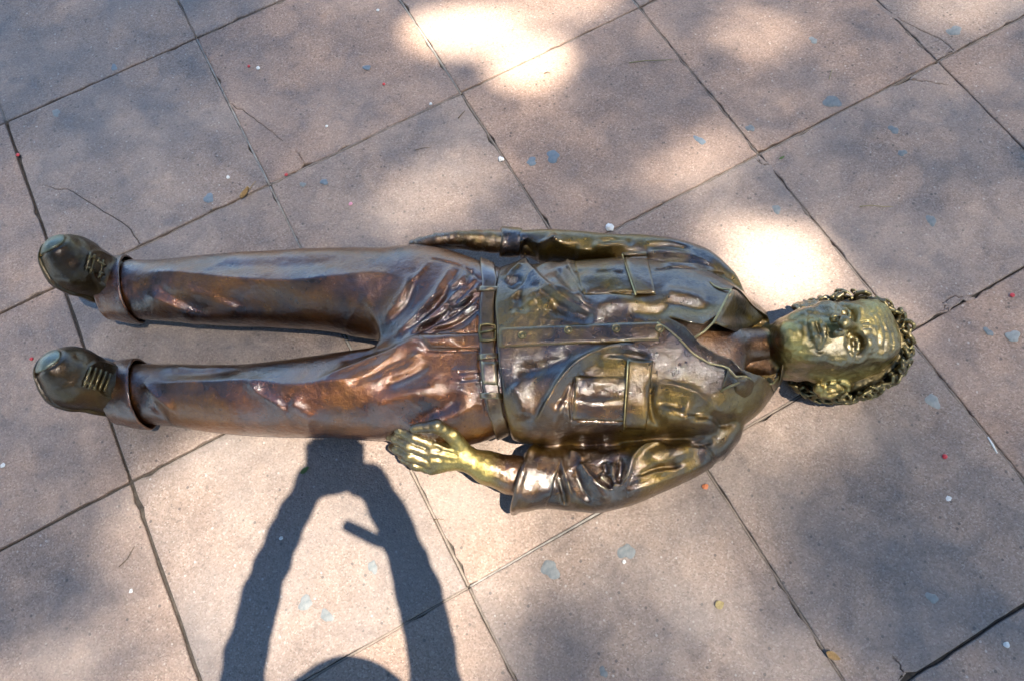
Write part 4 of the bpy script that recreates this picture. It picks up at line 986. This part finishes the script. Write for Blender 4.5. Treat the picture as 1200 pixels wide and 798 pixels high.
for px, py, rx, ry, m, lb in [
    (648, 184, 9, 9, M_GUM_BLUE, 'larger round slate blue gum spot of a close pair'), (623, 190, 7, 6, M_GUM_BLUE, 'smaller slate blue gum spot beside a larger round one'),
    (66, 133, 8, 5, M_GUM_PALE, 'pale oval gum spot near a four-slab joint crossing'), (245, 233, 9, 6, M_GUM_BLUE, 'blue smeared gum spot beside the curled dry leaf'),
    (430, 80, 5, 5, M_GUM_BLUE, 'small light blue gum spot beside a red berry'), (975, 120, 11, 10, M_GUM, 'large dark grey gum spot just above a slab joint'),
    (1118, 37, 10, 8, M_GUM, 'faint dark gum stain beside a cracked slab corner'), (1047, 153, 7, 6, M_GUM, 'dark round gum spot in the middle of a slab'),
    (1057, 180, 6, 5, M_GUM, 'faint grey gum spot below a darker one'), (879, 151, 6, 5, M_GUM, 'small grey gum spot next to the slab joint'),
    (820, 165, 8, 5, M_GUM_BLUE, 'flat bluish gum smear on a slab half in sun'), (910, 246, 6, 6, M_GUM, 'grey gum spot at the edge of a bright sun patch'),
    (645, 667, 9, 10, M_GUM, 'dark lumpy gum spot below the bent sleeve'), (734, 646, 9, 8, M_GUM, 'greenish pale gum spot below the bent elbow'),
    (358, 706, 8, 7, M_GUM, 'irregular gum spot between the arms of the shadow'), (383, 721, 6, 7, M_GUM, 'small gum spot next to an irregular one in the shadow arms'),
    (437, 664, 7, 5, M_GUM, 'thin grey gum spot by the shadow of an arm'), (1187, 394, 8, 7, M_GUM_PALE, 'pale gum disc on the slab beyond the head'),
    (1093, 470, 9, 7, M_GUM_PALE, 'pale gum spot beside the open joint past the hair'), (1158, 389, 6, 4, M_GUM, 'small dark gum fleck near a pale gum disc'),
    (1091, 259, 8, 6, M_GUM, 'faint greenish gum spot on the slab above the head'), (707, 787, 5, 4, M_GUM, 'tiny grey gum spot on a shaded slab'),
    (134, 80, 6, 5, M_GUM_BLUE, 'faint blue gum spot close to a slab edge'), (355, 217, 4, 4, M_GUM_PALE, 'tiny pale gum dot beside the joint with a berry'), (1092, 700, 6, 5, M_GUM_PALE, 'faint pale gum fleck in deep shade'),
    (380, 214, 5, 5, M_GUM_BLUE, 'small blue gum dot with a hair crack'), (953, 48, 6, 5, M_GUM_PALE, 'pale gum fleck in a faint sun patch')]:
    spot(px, py, rx, ry, m, lb, ang=px * 1.7, sd=int(py))
def twig(pts, r0, m, label, cat='twig', name='twig'):
    P = [G(*q) + Vector((0, 0, r0 + 0.0018 + 0.0015 * math.sin(i * 1.7))) for i, q in enumerate(pts)]
    n = len(P); o = link(name, tube(name, [p - P[0] for p in P], [r0 * (1 - .5 * i / (n - 1)) for i in range(n)], 7), m); o.location = P[0]
    return tag(o, label, cat)
twig([(737, 75), (755, 73), (770, 72), (788, 71)], .0016, M_STRAW, 'long straw coloured twig on a slab beside the sun patch')
twig([(1007, 243), (1020, 242), (1034, 243), (1046, 243)], .0012, M_STRAW, 'thin straight straw lying on the slab above the head')
twig([(140, 664), (150, 655), (158, 640)], .0010, M_TWIG, 'thin bent twig on the dark lower slab')
twig([(487, 177), (496, 175), (504, 174)], .0011, M_TWIG, 'short dark twig between the berry and the sun patch')
twig([(537, 140), (541, 136), (545, 131)], .0016, M_TWIG, 'short thick dark twig just below a joint')
twig([(971, 94), (973, 88), (975, 82)], .0012, M_STRAW, 'tiny pale straw near a dark gum spot')
twig([(638, 87), (642, 86), (645, 87)], .0013, M_TWIG, 'tiny dark twig inside the bright sun patch')
twig([(508, 609), (515, 608), (522, 609)], .0009, M_TWIG, 'tiny dark twig on the joint beside the arm shadow')
def blob(px, py, r, m, label, cat, name, sd=0, flat=0.7):
    c = G(px, py); rr = random.Random(sd + int(px)); bm = bmesh.new(); bmesh.ops.create_icosphere(bm, subdivisions=3, radius=r)
    o_ = rr.uniform(0, 40); irr = .12 if 'berry' in name else .42
    for v in bm.verts:
        q = v.co / r * 1.7; v.co *= 1 + irr * float(noise3(np.array(q.x + o_), np.array(q.y), np.array(q.z))); v.co.z *= flat
    me = bpy.data.meshes.new(name); bm.to_mesh(me); bm.free(); me.polygons.foreach_set('use_smooth', [True] * len(me.polygons))
    o = link(name, me, m); o.location = c + Vector((0, 0, r * flat * .9 + .0012)); return tag(o, label, cat)
for px, py, r, lb in [(292, 79, .0045, 'red berry beside a white flake on a shaded slab'), (450, 100, .0045, 'red berry near a small light blue gum spot'), (1185, 347, .0058, 'bright red berry above the pale gum disc'),
                      (1106, 535, .0055, 'round red berry on the shaded slab below the hair'), (22, 183, .0052, 'red berry stuck in the open joint by the toes'), (38, 421, .0045, 'dark red berry beside the toe of the shoe'), (336, 206, .0050, 'red berry wedged in the joint by the curled leaf')]:
    blob(px, py, r, M_BERRY, lb, 'berry', 'berry')
blob(483, 540, .0048, M_BERRY, 'crushed red berry below the fingers of the bronze hand', 'berry', 'berry', 3, .3)
blob(826, 570, .0062, M_ORANGE, 'orange fragment in the shadow of the bronze elbow', 'fragment', 'fragment', 1, .45)
blob(411, 240, .0050, M_PETAL, 'pink petal on the slab above the bronze leg', 'petal', 'petal', 2, .3)
for px, py, r, lb, fl in [(587, 188, .0075, 'white crumb lying on the joint by the gum pair', .6), (505, 123, .0042, 'small white crumb on the joint below the sun patch', .5), (443, 13, .0042, 'white flake beside a faint sun patch', .35), (303, 81, .0058, 'white flake beside a red berry', .3),
                          (714, 268, .010, 'white lump of mortar at the joint by the bronze sleeve', .45), (1178, 755, .0055, 'pale pebble on the shaded corner slab', .7), (731, 658, .0042, 'white fleck under the greenish gum spot', .4), (268, 209, .0048, 'small pale pebble near the blue gum smear', .5),
                          (154, 692, .0042, 'white fleck on the dark lower slab', .4), (330, 630, .0040, 'white fleck on the shadow of the arm', .35), (1111, 584, .0055, 'pale smear of droppings on the shaded slab', .15), (4, 545, .0050, 'white scrap at the slab by the bronze heel', .3), (383, 149, .0035, 'small pale stone near the joint with a crack', .5)]:
    blob(px, py, r, M_CRUMB, lb, 'crumb', 'crumb', 5, fl)
def leaf(px, py, L, Wd, ang, m, label, curl=0.3, name='leaf', stem=0.0):
    c = G(px, py, 0); n = 12; P = np.zeros((n, 5, 3))
    for i in range(n):
        t = i / (n - 1); hw = Wd * math.sin(math.pi * (0.04 + 0.94 * t) ** 0.8) * .5 + .0002
        for j in range(5):
            s = (j - 2) / 2; x, y = (t - .5) * L, s * hw
            P[i, j] = (x * math.cos(ang) - y * math.sin(ang), x * math.sin(ang) + y * math.cos(ang), .0026 + abs(s) ** 1.5 * Wd * curl + L * .12 * curl * (2 * t - 1) ** 2)
    o = link(name, grid_sheet(P, .0008, name, True), m); o.location = c; tag(o, label, 'leaf')
    if stem:
        d = Vector((math.cos(ang), math.sin(ang), 0)); s0 = d * L * .48 + Vector((0, 0, .004))
        link('stem', tube('stem', [s0, s0 + d * stem * .5 + Vector((0, 0, .002)), s0 + d * stem + Vector((.002, .002, 0))], [.0012, .0010, .0008], 6), m, o)
    return o
leaf(289, 229, .038, .014, 0.95, M_DRYLEAF, 'curled dry brown leaf with its stem on a joint', 0.9, stem=.026)
leaf(358, 551, .024, .011, 0.6, M_GREEN, 'small green leaf lying inside the shadow of the hands', 0.3)
leaf(975, 768, .030, .016, -0.6, M_DRYLEAF, 'tan dry leaf beside a joint at the slab corner', 0.4)
leaf(843, 708, .020, .018, 0.3, M_STRAW, 'small square tan leaf scrap on a sunlit slab', 0.15)
leaf(916, 186, .018, .006, 0.4, M_GREEN, 'tiny yellow green leaf beside a broken slab corner', 0.2)
slv = [G(1157, 512, .0), G(1168, 531, .0)]
o = link('foil_strip', tube('foil_strip', [Vector((0, 0, .002)), (slv[1] - slv[0]) * .5 + Vector((0, 0, .0035)), (slv[1] - slv[0]) + Vector((0, 0, .002))], [.0018, .0024, .0014], 6), M_CRUMB); o.location = slv[0]
tag(o, 'thin white strip lying in the open joint past the hair', 'scrap')

# ------------------------------------------------------------------ the photographer, whose shadow falls on the paving
M_CLOTH = plain('dark_clothes', (0.05, 0.05, 0.06), (0.08, 0.08, 0.09), 40)
M_BLACK = plain('camera_black', (0.02, 0.02, 0.022), (0.035, 0.035, 0.035), 80, 0.5)
def SH(px, py, z):
    """the point at height z whose shadow falls on the paving at a pixel"""
    p = W(px, py, 0); return np.array([p[0] + SUN[0] / SUN[2] * z, p[1] + SUN[1] / SUN[2] * z, z])
eL, eR = SH(304, 690, 1.42), SH(494, 688, 1.42)
sL, sR = SH(275, 850, 1.30), SH(515, 850, 1.30)
hd = SH(442, 886, 1.46)
hip = (sL + sR) / 2 + np.array([0, -.06, 0]); hip[2] = .86
vp = Vol((min(eL[0], sL[0]) - .2, hip[1] - .3, 0), (max(eR[0], sR[0]) + .2, 0.12, 1.75), .012)
hL, hR = SH(360, 572, 1.640), SH(438, 572, 1.640)
def arm(sh_, el_, ha_, r):
    P = np.array([sh_, el_, ha_]); t = np.linspace(0, 1, 9)[:, None]; ctl = 2 * P[1] - .5 * (P[0] + P[2]); ctl = .55 * ctl + .45 * P[1]
    return chain(vp, list((1 - t) ** 2 * P[0] + 2 * t * (1 - t) * ctl + t * t * P[2]), list(np.interp(t[:, 0], [0, .5, 1], r)), .02)
d = arm(sL, eL, hL, [.048, .042, .034]); d = smin(d, arm(sR, eR, hR, [.054, .046, .036]), .02)
neck_ = (sL + sR) / 2 + np.array([0, 0, .04])
d = smin(d, cone(vp, sL - [0, 0, .03], sR - [0, 0, .03], .06, .06), .04); d = smin(d, cone(vp, neck_, hd - [0, 0, .04], .06, .06), .04)
d = smin(d, ball(vp, hd, (.082, .10, .12)), .03)
d = smin(d, cone(vp, neck_ - [0, 0, .12], hip, .15, .15), .06)
for s_ in (-1, 1):
    kn = hip + [s_ * .10, .0, -.40]; an = hip + [s_ * .12, -.02, -.80]
    d = smin(d, chain(vp, [hip + [s_ * .08, 0, 0], kn, an], [.10, .068, .05], .03), .04); d = smin(d, cone(vp, an + [0, 0, -.02], an + [0, .13, -.03], .04, .035), .02)
d = smin(d, cone(vp, SH(362, 560, 1.64), SH(436, 560, 1.64), .036, .036), .02)
for hh, s_ in ((hL, 1), (hR, -1)):
    for q in range(4): d = smin(d, cone(vp, hh, hh + np.array([s_ * .05, -.015 + q * .016, .012 + .004 * q]), .014, .010), .012)
d = rough(vp, d, .005, 22, 0, .04)
me = vp.mesh(d, 'person'); person = link('person', me, M_CLOTH)
tag(person, 'person in dark clothes holding a camera up over the bronze figure', 'person')
fw = R3 @ Vector((0, 0, -1)); rt = R3 @ Vector((1, 0, 0)); upv = R3 @ Vector((0, 1, 0))
cr = empty('photo_camera', Vector((0, 0, H)) - fw * .09); tag(cr, 'black camera held in raised hands above the bronze figure', 'camera')
def cbox(name, c, sx, sy, sz, bev=.012):
    bm = bmesh.new(); bmesh.ops.create_cube(bm, size=1.0)
    for v in bm.verts: v.co = Vector((v.co.x * sx, v.co.y * sy, v.co.z * sz))
    bmesh.ops.bevel(bm, geom=bm.edges[:], offset=bev, segments=2, affect='EDGES')
    me = bpy.data.meshes.new(name); bm.to_mesh(me); bm.free(); me.transform(Matrix.Translation(c)); me.transform(R3.to_4x4()); return link(name, me, M_BLACK, cr)
cbox('camera_body', Vector((0, 0, .02)), .135, .095, .055); cbox('viewfinder', Vector((0, .055, .02)), .05, .03, .05, .008)
me = lathe_disc('lens', [(.030, -.04), (.035, -.036), (.036, 0), (.033, .05)], 24); me.transform(Matrix.Translation((0, 0, -.03)) ); me.transform(R3.to_4x4()); link('lens', me, M_BLACK, cr)
st = [Vector(SH(440, 632, 1.60)) - cr.location, Vector(SH(420, 622, 1.60)) - cr.location, Vector(SH(404, 614, 1.60)) - cr.location]
link('strap', tube('strap', [Vector(SH(462, 640, 1.60)) - cr.location] + st, [.014, .015, .015, .013], 10), M_BLACK, cr)

# ------------------------------------------------------------------ the shade tree: gaps in its crown let the sun through in patches
def T_at(x, y):
    """how much sun reaches the paving at (x, y): patches measured on the ground"""
    t = np.full(x.shape, 0.16)
    for px, py, rx, ry, ang, tv, soft in LIGHT:
        c = W(px, py, 0); s = 0.00205; dx, dy = (x - c[0]) / s, (y - c[1]) / s
        a = math.radians(ang); u, v = (dx * math.cos(a) + dy * math.sin(a)) / rx, (-dx * math.sin(a) + dy * math.cos(a)) / ry
        r = np.sqrt(u * u + v * v); t = np.maximum(t, tv * sstep(1 + soft, 1 - soft, r))
    for px, py, rx, ry, k in DARK:
        c = W(px, py, 0); s = 0.00205; r = np.hypot((x - c[0]) / s / rx, (y - c[1]) / s / ry); t = t * (1 - (1 - k) * sstep(1.35, .5, r))
    return t
DARK = [(90, 60, 300, 190, .6), (1060, 620, 170, 120, .5), (1150, 760, 130, 90, .5), (690, 760, 110, 60, .7), (760, 110, 120, 70, .75), (1080, 160, 130, 80, .75), (60, 690, 110, 70, .65)]
LIGHT = [(545, 35, 88, 46, -8, 1.0, .2), (622, 72, 62, 46, 0, 1.0, .25), (640, 10, 110, 45, 0, .55, .4), (912, 308, 66, 56, -20, 1.0, .25), (868, 278, 60, 38, -25, .55, .5), (830, 190, 80, 50, 20, .42, .6), (960, 330, 60, 50, 0, .4, .5),
         (890, 40, 80, 50, 0, .42, .6), (1140, 5, 90, 45, 0, .45, .6), (510, 225, 110, 60, 15, .40, .6), (600, 130, 140, 70, 0, .24, .6),
         (400, 640, 230, 165, -10, .62, .3), (300, 560, 150, 80, 10, .62, .4), (560, 560, 130, 70, -20, .52, .45), (640, 505, 70, 40, 0, .68, .4), (480, 770, 110, 80, 0, .52, .4),
         (190, 650, 90, 110, 20, .40, .5), (220, 790, 90, 60, 0, .38, .5), (70, 770, 100, 40, 10, .36, .6), (700, 620, 150, 60, 25, .38, .5), (800, 700, 120, 70, 20, .36, .5), (930, 510, 110, 70, 10, .36, .5), (880, 640, 60, 90, -20, .34, .5), (900, 780, 90, 50, 0, .30, .5),
         (1060, 490, 60, 50, 0, .16, .6), (640, 440, 200, 90, 0, .21, .4), (400, 470, 180, 70, 0, .27, .4), (980, 380, 110, 60, 0, .40, .4), (720, 560, 170, 60, 10, .25, .4)]
M_LEAF, n, l, b = mat('tree_leaf')
b.inputs['Base Color'].default_value = (0.055, 0.085, 0.022, 1); b.inputs['Roughness'].default_value = 0.5
tr = n.new('ShaderNodeBsdfTranslucent'); tr.inputs[0].default_value = (0.10, 0.13, 0.03, 1); ad = n.new('ShaderNodeMixShader'); ad.inputs[0].default_value = 0.35
l.new(b.outputs[0], ad.inputs[1]); l.new(tr.outputs[0], ad.inputs[2]); l.new(ad.outputs[0], n['Material Output'].inputs[0])
M_BARK = plain('tree_bark', (0.07, 0.05, 0.035), (0.15, 0.11, 0.08), 20)
gx0, gx1, gy0, gy1 = -2.4, 2.6, -1.6, 3.0
CV, cmesh = [], 0
for fine in (True, False):
    LL, LW = (0.028, 0.014) if fine else (0.060, 0.030)
    bx0, bx1, by0, by1 = (-1.4, 1.55, -0.35, 2.15) if fine else (gx0, gx1, gy0, gy1)
    al_ = LL * LW * 0.5 * 0.66; nx_, ny_ = int((bx1 - bx0) / .03), int((by1 - by0) / .03)     # leaves spread evenly, thinned where the sun gets through
    MC = max(int(3.7 / al_ * (bx1 - bx0) * (by1 - by0) / (nx_ * ny_)), 2); NL = MC * nx_ * ny_
    ci = np.repeat(np.arange(nx_ * ny_), MC); gx = bx0 + (bx1 - bx0) * ((ci // ny_) + rng.random(NL)) / nx_; gy = by0 + (by1 - by0) * ((ci % ny_) + rng.random(NL)) / ny_
    q3 = ((np.argsort(rng.random((nx_ * ny_, MC)), 1) + rng.random((nx_ * ny_, MC))) / MC).ravel()
    OD = -np.log(np.clip(T_at(gx, gy), .025, .999)); keep = q3 < OD / 3.7
    if not fine:
        edge_ = 0.75 + 0.25 * noise3(gx * 1.1, gy * 1.1, np.zeros(NL)); rr_ = np.hypot((gx - .1) / 2.7, (gy - .7) / 2.5)
        keep &= (rr_ < .82 + .25 * edge_) & ~((gx > -1.4) & (gx < 1.55) & (gy > -.35) & (gy < 2.15))
    gx, gy = gx[keep], gy[keep]; n_l = len(gx)
    hz = 12.5 + 1.5 * np.clip(rng.normal(size=n_l) * .45, -1, 1) + 0.5 * noise3(gx * .8, gy * .8, np.ones(n_l))
    cen = np.stack([gx + SUN[0] / SUN[2] * hz, gy + SUN[1] / SUN[2] * hz, hz], 1)
    nrm = rng.normal(size=(n_l, 3)); nrm[:, 2] = np.abs(nrm[:, 2]) + 1.0; nrm /= np.linalg.norm(nrm, axis=1, keepdims=True)
    tt = np.cross(nrm, rng.normal(size=(n_l, 3))); tt /= np.linalg.norm(tt, axis=1, keepdims=True); bb = np.cross(nrm, tt)
    Ls = (LL * rng.uniform(.85, 1.15, n_l))[:, None]; Ws = (LW * rng.uniform(.85, 1.15, n_l))[:, None]
    CV.append(np.stack([cen - tt * Ls * .5, cen - bb * Ws * .5 - tt * Ls * .06, cen + tt * Ls * .5, cen + bb * Ws * .5 - tt * Ls * .06], 1).reshape(-1, 3))

V = np.concatenate(CV); n_l = len(V) // 4
tree_base = Vector((4.6, -3.8, 0)); tree = empty('shade_tree', tree_base); tag(tree, 'leafy tree with a gappy crown shading the paving', 'tree')
me = npmesh('crown', V - np.array(tree_base), np.arange(n_l * 4).reshape(-1, 4)); me.polygons.foreach_set('use_smooth', [False] * len(me.polygons))
link('crown', me, M_LEAF, tree)
link('trunk', tube('trunk', [(0, 0, 0), (-.05, .03, 1.5), (-.2, .1, 4.0), (-.5, .35, 6.5), (-.9, .7, 8.6)], [.26, .2, .17, .14, .10], 14), M_BARK, tree)
for a, bq in (((-.5, .35, 6.5), (-.6, 2.2, 10.2)), ((-.9, .7, 8.6), (-2.4, .3, 10.6)), ((-.9, .7, 8.6), (.6, .2, 10.4)), ((-.2, .1, 4.0), (.9, 1.6, 9.6))):
    mm = [(a[k] + bq[k]) / 2 + (.2 if k == 2 else 0.1) for k in range(3)]
    link('limb', tube('limb', [a, mm, bq], [.09, .06, .03], 9), M_BARK, tree)

# ------------------------------------------------------------------ unseen trees, added to block sky and darken the bronze's reflections
def round_tree(x, y, h, r, label, sd, nleaf=5200):
    rg = np.random.default_rng(sd); base = Vector((x, y, 0)); t = empty('sky_block_tree', base); tag(t, label, 'tree', 'unseen trees added to darken reflections')
    nc = 46; nl = nleaf; cc = rg.normal(size=(nc, 3)); cc /= np.linalg.norm(cc, axis=1, keepdims=True); cc *= (rg.random((nc, 1)) ** .4)
    cc = cc * (r, r, r * .8) + (0, 0, h - r * .7)
    k = rg.integers(0, nc, nl); c = cc[k] + rg.normal(size=(nl, 3)) * r * .15
    nr = rg.normal(size=(nl, 3)); nr[:, 2] += .8; nr /= np.linalg.norm(nr, axis=1, keepdims=True)
    a = np.cross(nr, rg.normal(size=(nl, 3))); a /= np.linalg.norm(a, axis=1, keepdims=True); bq = np.cross(nr, a); q = rg.uniform(.22, .42, nl)[:, None]
    V = np.stack([c - a * q * .6, c - bq * q * .35, c + a * q * .6, c + bq * q * .35], 1).reshape(-1, 3)
    me = npmesh('crown', V, np.arange(nl * 4).reshape(-1, 4)); me.polygons.foreach_set('use_smooth', [False] * len(me.polygons)); link('crown', me, M_LEAF, t)
    link('trunk', tube('trunk', [(0, 0, 0), (.05, 0, h * .3), (0, .1, h * .6), (.1, 0, h * .85)], [.24, .18, .13, .05], 12), M_BARK, t)
for i, (x, y, h, r, lb) in enumerate([(-6.5, -4.5, 11, 4.2, 'broad unseen tree added to darken reflections, behind and left of the photographer'), (-9.5, 3.5, 11, 4.0, 'unseen tree added to darken reflections, beyond the feet of the bronze figure'), (8.8, 2.2, 11.5, 4.2, 'unseen tree added to darken reflections, beyond the head of the bronze figure'),
        (3.5, -9.5, 12, 4.6, 'tall unseen tree added to darken reflections, behind the photographer'), (-3.0, -9.0, 11, 4.0, 'unseen tree added to darken reflections, beside a taller one behind the photographer'), (10.5, -5.5, 12, 4.4, 'unseen tree added to darken reflections, past the shade tree trunk')]):
    round_tree(x, y, h, r, lb, 50 + i)  # unseen trees, added so the bronze mirrors dark crowns instead of sky
round_tree(2.9, 5.4, 13.5, 4.8, 'tall unseen tree added to block sky reflections over the bronze figure', 77, 14000)  # unseen tree, placed to keep open sky out of the jacket's reflections

for i in range(12):  # unseen outer ring, added to darken low reflections; one side left open to sky
    a = 2 * math.pi * (i + .4) / 12
    if math.sin(a) > .55: continue
    R_ = 15 + 1.5 * math.sin(i * 2.3)
    round_tree(R_ * math.cos(a), 1 + R_ * math.sin(a), 8.6 + .7 * math.sin(i * 1.7), 4.3, 'unseen tree in an outer ring added to darken horizon reflections', 200 + i, 3600)
